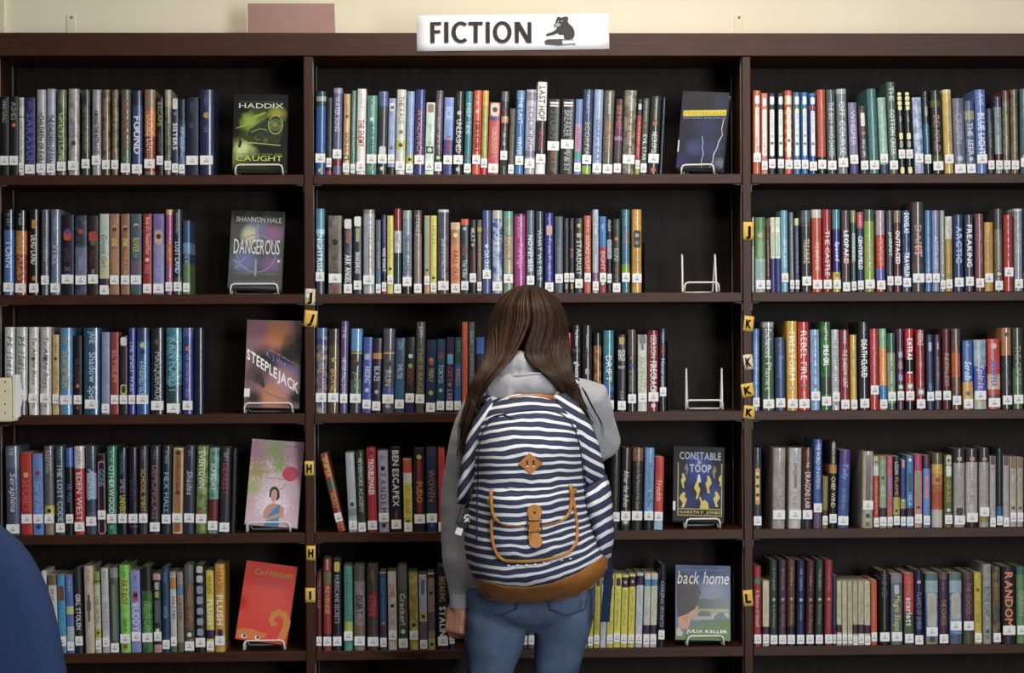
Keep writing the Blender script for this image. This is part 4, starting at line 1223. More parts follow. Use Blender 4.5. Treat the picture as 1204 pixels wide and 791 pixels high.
def easel(name, label, x, y, z, wd, tall, rotz=0.0, thick=0.026):
    """Bent-wire book easel: front lip, two feet and two leaning uprights."""
    t = thing(name, label, 'book stand', (x, y, z + 0.0003), (0, 0, rotz), 'wire easels for face-out books')
    h, r = wd / 2, 0.0024
    lip = MB()
    lip.tube([(-h, 0.002, r), (-h - 0.001, -0.012, 0.004), (-h + 0.0, -0.014, 0.018), (-h + 0.003, -0.013, 0.0255), (-h + 0.01, -0.0125, 0.028), (h - 0.01, -0.0125, 0.028),
              (h - 0.003, -0.013, 0.0255), (h, -0.014, 0.018), (h + 0.001, -0.012, 0.004), (h, 0.002, r)], r, 8)
    lip.build('front_lip', M['wire'], t, colours=False)
    for s in (-1, 1):
        u = MB()
        yb = 0.0035 + thick / math.cos(0.2)
        u.tube([(s * h, 0.002, r), (s * h, yb, r), (s * h, yb + 0.003, 0.006), (s * (h - 0.001), yb + 0.2 * tall, tall - 0.004), (s * (h - 0.001), yb + 0.2 * tall + 0.003, tall), (s * (h - 0.001), yb + 0.2 * tall + 0.006, tall - 0.004),
                (s * (h - 0.004), yb + 0.05, r + 0.004), (s * (h - 0.007), yb + 0.053, r)], r, 8)
        u.build('upright', M['wire'], t, colours=False)
    b = MB()
    b.tube([(-h + 0.007, yb + 0.0535, r), (h - 0.007, yb + 0.0535, r)], r, 8)
    b.build('rear_bar', M['wire'], t, colours=False)
    return t


class Cover:
    """A book seen face on, leaning back on its easel."""

    def __init__(s, name, label, bl, br, topy, row, lean_px=0.0, thick=0.026, mat=None, edge='1c1c20', yb=0.03, back=0.2, rotz=0.0, lift=0.0045, easel_w=0.084, easel_x=None, easel_label=''):
        z0 = ROWZ[row]
        lift = max(lift, 0.0058 + (thick + 0.002) * math.sin(back))
        a, b = P(bl, ROWPX[row], yb), P(br, ROWPX[row], yb)
        s.W = (b.x - a.x) / math.cos(rotz)
        s.H = (P(br, topy, yb + 0.03).z - z0 - lift) / math.cos(back)
        roll = math.atan2(P(bl + lean_px, 0, yb).x - a.x, s.H)
        s.root = thing(name, label, 'book', ((a.x + b.x) / 2, yb, z0 + lift + abs(math.sin(roll)) * s.W / 2), (-back, roll, rotz), 'face-out display books')
        W2, h, t = s.W / 2, s.H, thick
        mb = MB()
        c = lin(edge)
        mb.box(-W2, W2, -0.0012, 0.0012, 0, h, c)
        mb.box(-W2, -W2 + 0.002, 0.00125, t - 0.00125, 0, h, c)
        mb.box(-W2, W2, t - 0.0012, t + 0.0012, 0, h, c)
        bevel(mb.build('cover', M['film'], s.root), 0.0006, 1)
        pg = MB()
        pg.box(-W2 + 0.0021, W2 - 0.004, 0.0013, t - 0.0013, 0.003, h - 0.003)
        pg.build('page_block', M['paper'], s.root, colours=False)
        ar = MB()
        ar.add([(-W2 * 0.995, -0.0014, h * 0.003), (W2 * 0.995, -0.0014, h * 0.003), (W2 * 0.995, -0.0014, h * 0.997), (-W2 * 0.995, -0.0014, h * 0.997)], [(0, 1, 2, 3)])
        s.mat = mat
        o = ar.build('cover_art', mat if mat else M['ink'], s.root, colours=False)
        s.layer = 0
        if easel_label:
            ex = easel_x if easel_x is not None else (bl + br) / 2
            ep = P(ex, ROWPX[row], yb)
            easel('book_easel', easel_label, ep.x, yb, z0, easel_w, min(0.12, s.H * 0.6), rotz, thick)

    def uv(s, u, v):
        return ((u - 0.5) * s.W, v * s.H)

    def poly(s, name, pts, c, c2=None):
        y = -0.00155 - 0.00008 * s.layer
        s.layer += 1
        mb = MB()
        q = [s.uv(*p) for p in pts]
        mb.add([(x, y, z) for x, z in q], [tuple(range(len(q)))], lin(c), lin(c2) if c2 else None)
        return mb.build(name, M['ink'], s.root)

    def disc(s, name, u, v, r, c, c2=None, sq=1.0, n=20):
        k = s.W / s.H
        return s.poly(name, [(u + r * math.cos(2 * PI * i / n), v + r * k * sq * math.sin(2 * PI * i / n)) for i in range(n)], c, c2)

    def stroke(s, name, pts, wd, c):
        y = -0.00155 - 0.00008 * s.layer
        s.layer += 1
        q = [Vector(s.uv(*p)) for p in pts]
        wds = wd if hasattr(wd, '__len__') else [wd] * len(q)
        L, R = [], []
        for i, p in enumerate(q):
            t = (q[min(i + 1, len(q) - 1)] - q[max(0, i - 1)]).normalized()
            n = Vector((-t.y, t.x)) * wds[i] / 2
            L.append(p + n)
            R.append(p - n)
        mb = MB()
        vs = [(p.x, y, p.y) for p in L] + [(p.x, y, p.y) for p in R]
        n = len(q)
        mb.add(vs, [(i, n + i, n + i + 1, i + 1) for i in range(n - 1)], lin(c))
        return mb.build(name, M['ink'], s.root)

    def text(s, text, u0, v0, u1, v1, c, style='', rot=0.0, name='title', sp=0.09):
        y = -0.00155 - 0.00008 * s.layer
        s.layer += 1
        vs, fs, ln = set_text(text, style, sp)
        hi = max(b for a, b in vs)
        lo = min(0.0, min(b for a, b in vs))
        x0, z0 = s.uv(u0, v0)
        x1, z1 = s.uv(u1, v1)
        sx, sz = (x1 - x0) / ln, (z1 - z0) / (hi - lo)
        tr = math.tan(rot)
        mb = MB()
        mb.add([(x0 + a * sx, y, z0 + (b - lo) * sz + a * sx * tr) for a, b in vs], fs, lin(c))
        return mb.build(name, M['ink'], s.root)


# green train cover, top shelf of the left bay
c = Cover('display_book', 'black and green hardcover with a rushing steam train, face-out on the top shelf', 273, 337, 110.5, 0, 0, 0.028,
          cover_art('train_cover_print', '10130c', [(0.0, 0.125, 0.06, '5c7420'), (-0.03, 0.14, 0.03, '8ca838'), (0.045, 0.16, 0.03, '9c9428'), (-0.055, 0.05, 0.05, '6c8424'),
                                                    (-0.045, 0.06, 0.03, 'd0dc90'), (-0.02, 0.052, 0.02, 'b8cc70'), (0.0, 0.012, 0.07, '2c3414'), (0.03, 0.075, 0.05, '12160c'), (0.0, 0.105, 0.03, '2c3818'), (0.05, 0.035, 0.045, '141810')], 6, 0.7),
          '0c0e0a', easel_label='white wire easel holding the green train book', easel_w=0.126)
c.text('MARGARET PETERSON', 0.12, 0.885, 0.9, 0.905, '5c6450', name='author')
c.text('HADDIX', 0.1, 0.815, 0.92, 0.88, 'd8dcd0', name='author')
c.poly('boiler', [(0.27, 0.47), (0.3, 0.53), (0.5, 0.63), (0.62, 0.69), (0.74, 0.72), (0.9, 0.7), (0.92, 0.5), (0.85, 0.36), (0.6, 0.36), (0.4, 0.38)], '1a2010', '2c3818')
c.disc('engine_front', 0.78, 0.6, 0.12, '3c4820', '6c7c34')
c.disc('wheel', 0.45, 0.42, 0.055, '4c5c24', '1c2410')
c.disc('wheel', 0.6, 0.39, 0.055, '4c5c24', '1c2410')
c.stroke('steam', [(0.05, 0.55), (0.25, 0.6), (0.4, 0.7), (0.6, 0.76)], [0.002, 0.006, 0.008, 0.003], '8ca840')
c.stroke('rail', [(0.12, 0.36), (0.4, 0.36), (0.88, 0.33)], 0.0022, 'b4c470')
c.stroke('engine_rim', [(0.78 + 0.13 * math.cos(i * PI / 12), 0.6 + 0.12 * math.sin(i * PI / 12)) for i in range(25)], 0.0022, 'a8b878')
c.disc('engine_lamp', 0.77, 0.6, 0.045, '788838')
c.stroke('engine_pipe', [(0.3, 0.53), (0.45, 0.58), (0.6, 0.66), (0.68, 0.66)], [0.003, 0.006, 0.008, 0.003], '30381c')
c.stroke('engine_rod', [(0.33, 0.5), (0.5, 0.545), (0.62, 0.53)], 0.0016, '9cb060')
c.poly('figure', [(0.1, 0.3), (0.15, 0.3), (0.17, 0.38), (0.14, 0.42), (0.11, 0.38)], '20280f')
c.text('THE MISSING BOOK FIVE', 0.12, 0.205, 0.9, 0.222, '909858', name='subtitle')
c.text('CAUGHT', 0.06, 0.125, 0.92, 0.195, 'ccd468')

# grey-violet cover, second shelf
c = Cover('display_book', 'grey and violet hardcover with tall thin white lettering, face-out on the second shelf', 267.5, 331, 248.5, 1, 2.0, 0.03,
          cover_art('violet_cover_print', '4c4e4a', [(0, 0.16, 0.05, '6c7490'), (-0.02, 0.15, 0.03, 'c8c098'), (0.045, 0.155, 0.035, '8c6088'), (-0.03, 0.075, 0.045, '6c74a0'), (0.04, 0.07, 0.035, '785c88'),
                                                     (0, 0.22, 0.04, '15160f'), (0.05, 0.22, 0.05, '161710'), (-0.05, 0.22, 0.05, '161710')], 7, 0.6),
          '22231f', easel_label='white wire easel holding the grey and violet book', easel_w=0.126)
c.stroke('arc_line', [(0.5 + 0.36 * math.cos(i * PI / 12), 0.45 + 0.24 * math.sin(i * PI / 12)) for i in range(25)], 0.0028, '8488a0')
c.stroke('cross_line', [(0.12, 0.25), (0.22, 0.33), (0.32, 0.4)], 0.006, '7c84b0')
c.stroke('cross_line', [(0.08, 0.36), (0.2, 0.31), (0.36, 0.24)], 0.006, '7c84b0')
c.stroke('cross_line', [(0.5, 0.16), (0.5, 0.38)], 0.006, '888cb0')
c.stroke('cross_line', [(0.5, 0.62), (0.5, 0.82)], 0.005, '888cb0')
c.disc('star', 0.92, 0.36, 0.025, 'd8d8d8')
c.text('SHANNON HALE', 0.1, 0.85, 0.94, 0.915, 'b8b8b4', name='author')
c.text('DANGEROUS', 0.08, 0.44, 0.93, 0.63, 'dcdcdc')
c.text('STAY CALM EVERYONE HERE NOW', 0.08, 0.185, 0.94, 0.2, '8c8c50', name='subtitle')
c.poly('lower_panel', [(0.06, 0.02), (0.93, 0.02), (0.93, 0.1), (0.06, 0.1)], '282c40', '3c4468')

# smoky orange cover, third shelf
c = Cover('display_book', 'smoky orange and mauve hardcover with slanting white title, face-out on the third shelf', 286.5, 352, 377, 2, 0.6, 0.03,
          cover_art('smoke_cover_print', '8c626a', [(0.01, 0.2, 0.06, 'c07040'), (-0.05, 0.21, 0.04, '94606c'), (0.07, 0.17, 0.06, '1c1214'), (0.04, 0.145, 0.04, '1c1416'), (-0.02, 0.13, 0.05, '2c2024'), (0.03, 0.07, 0.05, 'b0808c'),
                                                    (0.0, 0.03, 0.045, 'c88050'), (-0.05, 0.025, 0.03, '3c2c28'), (0.07, 0.03, 0.03, '18141a'), (-0.05, 0.09, 0.04, '5c444c')], 6, 0.7),
          '1c161c', lift=0.006, easel_label='white wire easel holding the smoky orange book', easel_w=0.128, easel_x=316)
c.text('STEEPLEJACK', 0.02, 0.515, 0.97, 0.675, 'f0f0f0', 'b', rot=-0.585)
c.text('A. J. HARTLEY', 0.36, 0.575, 0.97, 0.65, '4c68c8', 'b', rot=-0.53, name='author')
c.text('NEW YORK TIMES BESTSELLING', 0.42, 0.655, 0.97, 0.672, 'a89c98', rot=-0.5, name='subtitle')
c.poly('climber', [(0.2, 0.3), (0.26, 0.28), (0.34, 0.22), (0.37, 0.25), (0.33, 0.36), (0.26, 0.42), (0.2, 0.4), (0.17, 0.34)], '20161a')
c.stroke('ledge', [(0.08, 0.3), (0.3, 0.2), (0.7, 0.1)], 0.004, '8c6c74')
c.poly('spine_label', [(0.0, 0.12), (0.1, 0.12), (0.1, 0.215), (0.0, 0.215)], 'e8e8e8')

# pink blossom cover, fourth shelf
c = Cover('display_book', 'pink blossom book showing a girl in blue with red balloon, fourth shelf', 287.5, 349.6, 520, 3, 5.0, 0.022,
          cover_art('blossom_cover_print', 'ccb0bc', [(-0.06, 0.2, 0.06, 'c088a0'), (0.0, 0.21, 0.05, '9ca870'), (0.05, 0.2, 0.05, 'c490a4'), (-0.05, 0.15, 0.04, '98905c'), (0.01, 0.165, 0.03, '8c9c58'), (0.07, 0.15, 0.04, 'cc94a8'), (-0.06, 0.1, 0.035, 'a0a868'),
                                                      (-0.06, 0.06, 0.03, 'c89cac'), (0.065, 0.06, 0.035, 'd0a4b4'), (0.0, 0.06, 0.055, 'e4d4e0')], 14, 2.2, val=1.05),
          'c49cac', easel_label='white wire easel holding the pink blossom book', easel_w=0.115, easel_x=316, back=0.2)
c.disc('balloon', 0.78, 0.62, 0.15, 'b83858', 'c84c68', 0.95)
c.stroke('balloon_string', [(0.72, 0.5), (0.66, 0.45), (0.6, 0.43)], 0.0012, '6c2030')
c.poly('hair', [(0.42, 0.34), (0.42, 0.42), (0.47, 0.46), (0.54, 0.46), (0.6, 0.42), (0.62, 0.34), (0.58, 0.3)], '2c2024')
c.poly('face', [(0.45, 0.33), (0.46, 0.41), (0.51, 0.43), (0.56, 0.41), (0.57, 0.33), (0.53, 0.28), (0.49, 0.28)], 'c89888')
c.poly('arms', [(0.33, 0.16), (0.4, 0.24), (0.5, 0.27), (0.62, 0.26), (0.72, 0.22), (0.72, 0.12), (0.5, 0.08), (0.34, 0.09)], 'c0907c')
c.poly('blouse', [(0.43, 0.12), (0.5, 0.19), (0.6, 0.25), (0.64, 0.25), (0.64, 0.0), (0.36, 0.0)], '4c84b4')
c.poly('forearm', [(0.4, 0.06), (0.66, 0.12), (0.7, 0.15), (0.66, 0.17), (0.4, 0.09)], 'c49480')
c.text('a small thing', 0.3, 0.545, 0.66, 0.565, '8c3c58', 'i')
c.text('JUSTINA', 0.64, 0.93, 0.9, 0.945, '503c48', name='author')

# red cover with the curl, fifth shelf
c = Cover('display_book', 'bright red hardcover with orange tentacle curl, face-out on the fifth shelf', 276, 337, 666, 4, 9.5, 0.03,
          cover_art('red_cover_print', 'd0443a', [(-0.07, 0.1, 0.025, 'b02418'), (-0.07, 0.03, 0.025, 'cc4420'), (0.02, 0.12, 0.08, 'd05048')], 5, 0.4, val=1.05, sat=1.0),
          '4c3c20', easel_label='white wire easel holding the red book', easel_w=0.108, easel_x=311, back=0.2, lift=0.008)
c.stroke('curl', [(0.76, 0.25), (0.68, 0.24), (0.64, 0.29), (0.67, 0.36), (0.76, 0.4), (0.87, 0.38), (0.95, 0.3), (0.94, 0.2), (0.9, 0.12), (0.86, 0.03)], [0.009, 0.014, 0.015, 0.016, 0.017, 0.018, 0.019, 0.019, 0.02, 0.02], 'd0803c')
c.poly('tentacle', [(0.02, 0.02), (0.02, 0.12), (0.1, 0.15), (0.3, 0.15), (0.48, 0.12), (0.6, 0.12), (0.55, 0.05), (0.4, 0.04), (0.2, 0.02)], 'd4783c')
for u in (0.16, 0.42):
    c.disc('eye', u, 0.05, 0.055, 'e8e0d8', None, 0.7)
    c.disc('pupil', u + 0.01, 0.055, 0.028, '30181c')
c.text('Carl Hiaasen', 0.18, 0.835, 0.93, 0.915, 'b89c34', 'i', name='author')
c.text('CHOMP', 0.2, 0.71, 0.86, 0.77, '9c506c', sp=0.5)

# dark blue lightning cover, top shelf of the middle bay
c = Cover('display_book', 'dark blue lightning-storm hardcover with yellow title bar, on the middle bay top shelf', 795.5, 849, 109, 0, 5.5, 0.03,
          cover_art('storm_cover_print', '0e1230', [(0, 0.22, 0.09, '0c0e20'), (0.01, 0.12, 0.05, '242c60'), (0.02, 0.06, 0.045, '2c3468'), (-0.02, 0.06, 0.03, '3c4480'), (0.04, 0.19, 0.03, '1c2450'), (0.055, 0.02, 0.02, '6c7488'), (-0.06, 0.01, 0.05, '202a64')], 8, 0.9, val=0.7),
          '14183a', yb=0.05, back=0.2, rotz=-0.25, easel_label='white wire easel holding the lightning-storm book', easel_w=0.088, easel_x=821)
c.poly('title_bar', [(0.05, 0.67), (0.97, 0.7), (0.97, 0.775), (0.05, 0.745)], 'ccb828')
c.text('STORMBREAKER', 0.07, 0.685, 0.95, 0.73, '7c6c18', rot=0.04, sp=0.22)
c.text('ANTHONY HOROWITZ', 0.06, 0.635, 0.97, 0.658, '8c94c0', rot=0.04, name='author', sp=0.25)
c.stroke('lightning', [(0.93, 0.66), (0.9, 0.52), (0.93, 0.45), (0.86, 0.36), (0.84, 0.28), (0.78, 0.2), (0.77, 0.1), (0.72, 0.03)], [0.001, 0.0016, 0.0012, 0.002, 0.0014, 0.002, 0.0016, 0.001], 'd8dcf0')
c.stroke('lightning', [(0.5, 0.42), (0.53, 0.33), (0.52, 0.27), (0.56, 0.2), (0.53, 0.1), (0.54, 0.02)], 0.0012, 'c0c8ec')
c.poly('spine_label', [(0.0, 0.21), (0.025, 0.21), (0.025, 0.36), (0.0, 0.36)], 'dcdcdc')

# blue and gold cover, fourth shelf of the middle bay
c = Cover('display_book', 'black, blue and gold hardcover with swirling yellow figures, fourth shelf of the middle bay', 791, 851.5, 526, 3, 0.5, 0.03,
          cover_art('gold_figures_print', '141318', [(0, 0.13, 0.06, '24367c'), (0.0, 0.16, 0.04, '2c4498'), (0.03, 0.075, 0.045, '28387c'), (-0.03, 0.06, 0.04, '202c64'), (0.0, 0.09, 0.03, '181820')], 5, 0.5),
          '15141a', lift=0.017, easel_label='white wire easel holding the blue and gold book', easel_w=0.092, easel_x=826)
for q in ([(0.09, 0.08), (0.95, 0.08)], [(0.09, 0.165), (0.95, 0.165)], [(0.095, 0.08), (0.095, 0.78)], [(0.945, 0.08), (0.945, 0.78)]):
    c.stroke('gilt_rule', q, 0.0026, 'a89848')
c.text('CONSTABLE', 0.12, 0.82, 0.93, 0.925, 'b4b4bc', 'b')
c.text('&', 0.46, 0.765, 0.56, 0.82, 'a8a8b0', 'b')
c.text('TOOP', 0.32, 0.65, 0.74, 0.76, 'b8b8c0', 'b')
c.text('GARETH P. JONES', 0.13, 0.095, 0.92, 0.14, 'c0ac50', 'b', name='author')
FIG = [(0.0, 0.0), (0.02, 0.06), (-0.025, 0.12), (0.0, 0.18), (0.03, 0.21), (0.05, 0.19), (0.04, 0.15), (0.07, 0.11), (0.05, 0.05), (0.035, 0.0)]
for u, v, sx, sy in ((0.44, 0.3, 1.3, 1.2), (0.72, 0.38, -1.3, 1.15), (0.16, 0.18, 1.6, 1.0), (0.88, 0.2, -1.4, 1.0), (0.22, 0.44, -1.0, 0.95), (0.82, 0.58, -0.9, 0.8), (0.24, 0.62, 0.8, 0.7), (0.9, 0.48, 0.7, 0.7)):
    pts = [(u + a * sx, v + b * sy) for a, b in FIG]
    c.poly('gold_figure', pts if sx > 0 else pts[::-1], 'c4b050' if v < 0.56 else '7c6c38')
c.poly('gold_figure', [(0.52, 0.17), (0.7, 0.17), (0.68, 0.25), (0.62, 0.29), (0.57, 0.27), (0.53, 0.33), (0.51, 0.32), (0.54, 0.24)], 'c4b050')
c.poly('pale_figure', [(0.46, 0.52), (0.54, 0.52), (0.53, 0.58), (0.51, 0.63), (0.48, 0.62), (0.47, 0.57)], 'c8ccd8')
c.poly('spine_label', [(0.0, 0.14), (0.045, 0.14), (0.045, 0.26), (0.0, 0.26)], 'dcdcdc')

# sky and field cover, fifth shelf of the middle bay
c = Cover('display_book', 'sky and field hardcover with a large turned-away head, face-out on the fifth middle shelf', 794, 859, 665.5, 4, -0.8, 0.026,
          cover_art('field_cover_print', '6c7ca0', [(0, 0.21, 0.09, '485c8c'), (0.03, 0.13, 0.05, '8c94a8'), (0.0, 0.0, 0.075, '6c8c48'), (0.07, 0.02, 0.07, '688848'), (-0.06, -0.01, 0.05, '708850')], 3, 0.3),
          '3c4450', lift=0.012, easel_label='white wire easel holding the sky and field book', easel_w=0.098, easel_x=829)
c.poly('road', [(0.3, 0.26), (0.97, 0.3), (0.97, 0.37), (0.3, 0.37)], '9c948c')
c.poly('grass_strip', [(0.3, 0.37), (0.97, 0.38), (0.97, 0.42), (0.3, 0.42)], '7c9450')
c.poly('treeline', [(0.35, 0.42), (0.97, 0.42), (0.97, 0.55), (0.85, 0.57), (0.7, 0.54), (0.5, 0.555), (0.4, 0.54)], '3c4438')
c.poly('parked_cars', [(0.4, 0.32), (0.63, 0.32), (0.66, 0.355), (0.6, 0.385), (0.46, 0.39), (0.41, 0.36)], '50484c')
c.poly('parked_car', [(0.7, 0.27), (0.92, 0.27), (0.94, 0.31), (0.86, 0.37), (0.78, 0.37), (0.71, 0.32)], '3c3c40')
c.poly('neck', [(0.05, 0.13), (0.24, 0.15), (0.28, 0.28), (0.38, 0.36), (0.42, 0.46), (0.38, 0.45), (0.2, 0.35), (0.05, 0.3)], 'b88468', 'c49478')
c.poly('head_hair', [(0.04, 0.3), (0.2, 0.34), (0.36, 0.42), (0.43, 0.56), (0.47, 0.64), (0.4, 0.75), (0.28, 0.86), (0.14, 0.9), (0.02, 0.9), (0.02, 0.5)], '382c2a', '2a2220')
c.poly('collar', [(0.02, 0.05), (0.12, 0.05), (0.14, 0.1), (0.06, 0.16), (0.02, 0.16)], 'b8b4b4')
c.text('back home', 0.03, 0.745, 0.96, 0.915, 'e8e4e4', 'i')
c.text('THE TOUCHING WORDS OF A FAMILY', 0.16, 0.925, 0.9, 0.94, '98a4b8', name='subtitle')
c.text('A NOVEL ABOUT WHAT CAME', 0.38, 0.165, 0.95, 0.18, 'a0a848', name='subtitle')
c.text('JULIA KELLER', 0.2, 0.085, 0.94, 0.14, 'e8e8e8', 'b', name='author')

# empty easels
for row, x0, x1, tall in ((1, 805, 845, 0.106), (2, 807.5, 850, 0.113)):
    a, b = P(x0, ROWPX[row], 0.04), P(x1, ROWPX[row], 0.04)
    t = easel('book_easel', 'empty white wire easel on the %s shelf of the middle bay' % SHELVES[row], (a.x + b.x) / 2, 0.05, ROWZ[row], b.x - a.x, tall, 0.0 if row == 1 else -0.12)

# plain steel bookends at the row ends
for row, x, hpx, lab, colr in ((1, 757.5, 60, 'black metal bookend beside the gold book on the second shelf', M['black_metal']),
                               (2, 784.6, 82, 'dark green metal bookend at the end of the third shelf row', two_tone('green_enamel', '14261a', '1c3022', 15, 0.45, 0.5))):
    a = P(x, ROWPX[row], 0.05)
    t = thing('bookend', lab, 'bookend', (a.x, 0.03, ROWZ[row] + 0.0005))
    mb = MB()
    mb.box(0, 0.0014, 0, 0.12, 0.0, hpx * MPP)
    bevel(mb.build('upright_plate', colr, t, colours=False), 0.0005, 1)
    mb = MB()
    mb.box(0.0016, 0.034, 0.0, 0.12, 0.0, 0.0012)
    mb.build('foot_plate', colr, t, colours=False)

# ---------------------------------------------------------------- sign, letter cards and things on the bookcase
M['sign'] = two_tone('white_sign_paper', 'f6f5f8', 'ecebf0', 6, 0.55, 0.3)
a, b = P(490, 59, -0.006), P(716, 17, -0.006)
SW, SH = b.x - a.x, b.z - a.z
sign = thing('fiction_sign', 'white paper sign with black capitals and a bear, taped on the bookcase top', 'sign', ((a.x + b.x) / 2, -0.0052, (a.z + b.z) / 2), (0, -0.012, 0))
mb = MB()
N = 16
vs = []
for j in range(5):
    for i in range(N + 1):
        u, v = i / N, j / 4
        cur = -0.0022 * math.sin(u * 7 + 0.5) ** 2 * (1 - v) ** 3 - (0.003 * max(0, v - 0.5))
        vs.append(((u - 0.5) * SW, cur, (v - 0.5) * SH))
mb.add(vs, [(j * (N + 1) + i, j * (N + 1) + i + 1, (j + 1) * (N + 1) + i + 1, (j + 1) * (N + 1) + i) for j in range(4) for i in range(N)], smooth=True)
sheet = mb.build('sheet', M['sign'], sign, colours=False)
so = sheet.modifiers.new('thick', 'SOLIDIFY')
so.thickness, so.offset = 0.0004, 1


def sign_xy(px, py):
    return ((px - 490) / 226 - 0.5) * SW, (0.5 - (py - 17) / 42.0) * SH


def flat_print(name, polys, c, parent, y=-0.0046, fn=sign_xy, mat=None):
    mb = MB()
    for pts in polys:
        q = [fn(*p) for p in pts]
        ar = sum(q[i][0] * q[(i + 1) % len(q)][1] - q[(i + 1) % len(q)][0] * q[i][1] for i in range(len(q)))
        if ar < 0:
            q = q[::-1]
        mb.add([(x, y - 0.00002 * len(mb.f), z) for x, z in q], [tuple(range(len(q)))], lin(c))
    return mb.build(name, mat or M['ink_matte'], parent)


def ringpoly(cx, cy, ro, ri, yo, yi, a0, a1, n=22):
    """A letter bowl as quads: outer and inner ellipse arcs."""
    out = []
    for i in range(n):
        t0, t1 = a0 + (a1 - a0) * i / n, a0 + (a1 - a0) * (i + 1) / n
        out.append([(cx + ro * math.cos(t0), cy - yo * math.sin(t0)), (cx + ro * math.cos(t1), cy - yo * math.sin(t1)), (cx + ri * math.cos(t1), cy - yi * math.sin(t1)), (cx + ri * math.cos(t0), cy - yi * math.sin(t0))])
    return out


SL = '3c3a3a'
flat_print('letter_f', [[(506.2, 25.2), (511, 25.2), (511, 49.6), (506, 49.6)], [(511, 25.2), (518.8, 25.0), (519, 28.8), (511, 29.0)], [(511, 34.8), (517.6, 34.6), (517.8, 38.2), (511, 38.4)]], SL, sign)
flat_print('letter_i', [[(522.4, 25.2), (527.6, 25.2), (527.2, 49.6), (522.2, 49.6)]], SL, sign)
flat_print('letter_c', ringpoly(542, 37.4, 11.2, 6.2, 12.6, 8.8, 0.85, 2 * PI - 0.85), SL, sign)
flat_print('letter_t', [[(550.6, 25.4), (567.6, 25.4), (567.6, 29.4), (550.6, 29.4)], [(556.8, 29.4), (561.8, 29.4), (561.4, 50), (556.6, 50)]], SL, sign)
flat_print('letter_i', [[(571, 25.6), (576, 25.6), (575.6, 50.2), (570.8, 50.2)]], SL, sign)
flat_print('letter_o', ringpoly(590.4, 37.8, 11, 6.2, 12.8, 9.0, 0, 2 * PI, 30), SL, sign)
flat_print('letter_n', [[(605, 26), (610, 26), (609.6, 50.6), (605, 50.6)], [(605, 26), (611, 26), (624.6, 50.8), (618.8, 50.8)], [(620.2, 26.4), (624.8, 26.4), (624.6, 50.8), (619.8, 50.8)]], SL, sign)
# the school's bear: head, back, foreleg, and books under its paws
bear = [(653.6, 24.8), (655.2, 21.2), (657.4, 20.2), (659.2, 21.6), (663.5, 20.6), (665.6, 20.2), (668, 21.2), (668.4, 23.6), (667.4, 25.6), (668.6, 28.6), (671.6, 31.2), (674.2, 34.6), (675.4, 38.6), (675.2, 43), (673.2, 46.4), (668, 47.6),
        (662, 46.6), (659, 44.4), (657.6, 41), (655.4, 39.4), (652.6, 40.6), (648.6, 42), (643.8, 43), (641.6, 42), (641.8, 40.6), (646.2, 39.2), (650.6, 37.4), (653.8, 35), (655.6, 32.4), (654, 31.4), (652, 31.6), (651.4, 29.6), (653, 27.6)]
flat_print('bear_body', [bear], '4a4848', sign)
flat_print('bear_muzzle', [[(652.4, 29), (655.4, 28), (658.6, 29), (659, 31), (656, 32.2), (653, 31.4)]], 'a8a6a8', sign, -0.0048)
flat_print('bear_eye', [[(655.6, 25.6), (656.8, 25.4), (657, 26.6), (655.8, 26.8)], [(660, 25.2), (661.2, 25), (661.4, 26.2), (660.2, 26.4)]], 'dcdcdc', sign, -0.0049)
flat_print('bear_whisker', [[(650.4, 30), (653, 30.4), (653, 30.9), (650.4, 30.6)], [(651, 33.4), (653.4, 32.2), (653.6, 32.8), (651.2, 34)]], '4a4848', sign)
flat_print('printed_book', [[(644, 43), (662, 42), (663, 47), (643, 47)]], 'e8e7ea', sign, -0.00465)
flat_print('printed_book', [[(639.6, 49), (642, 47.4), (660, 47), (661, 53.4), (658, 54), (641, 52.6)]], '565456', sign)
flat_print('printed_book', [[(661, 48.4), (676, 48.2), (676.4, 52.4), (661, 53)]], 'dddce0', sign, -0.00465)
flat_print('printed_book_edge', [[(661, 52.4), (676.4, 52), (676.4, 52.8), (661, 53.2)], [(660.5, 48), (676, 47.8), (676, 48.4), (660.5, 48.6)], [(643, 46.8), (663, 46.6), (663, 47.3), (643, 47.5)]], '6a686a', sign, -0.0048)

# leaning framed board on top of the bookcase
M['board'] = two_tone('brownish_pink_card', 'a07a72', 'b08c84', 5, 0.3, 0.5)
a, b = P(291.5, 40, 0.16), P(394, 12, 0.16)
t = thing('picture_board', 'brownish pink glossy board standing on top of the bookcase, left of the sign', 'board', ((a.x + b.x) / 2, 0.15, TOPZ), (-0.09, 0, 0))
mb = MB()
bw, bh = (b.x - a.x) / 2, (b.z - TOPZ) + 0.018
mb.prism([(-bw, 0), (bw * 1.01, 0), (bw * 0.985, bh), (-bw * 0.995, bh)], -0.003, 0.003)
bevel(mb.build('panel', M['board'], t, colours=False), 0.001, 1)
mb = MB()
for q in ((-bw - 0.002, -bw, 0, bh), (-bw, bw, bh, bh + 0.0016)):
    mb.box(q[0], q[1], -0.0035, 0.0035, q[2], q[3])
mb.build('edge_strip', M['strap_paint'], t, colours=False)['kind'] = 'stuff'

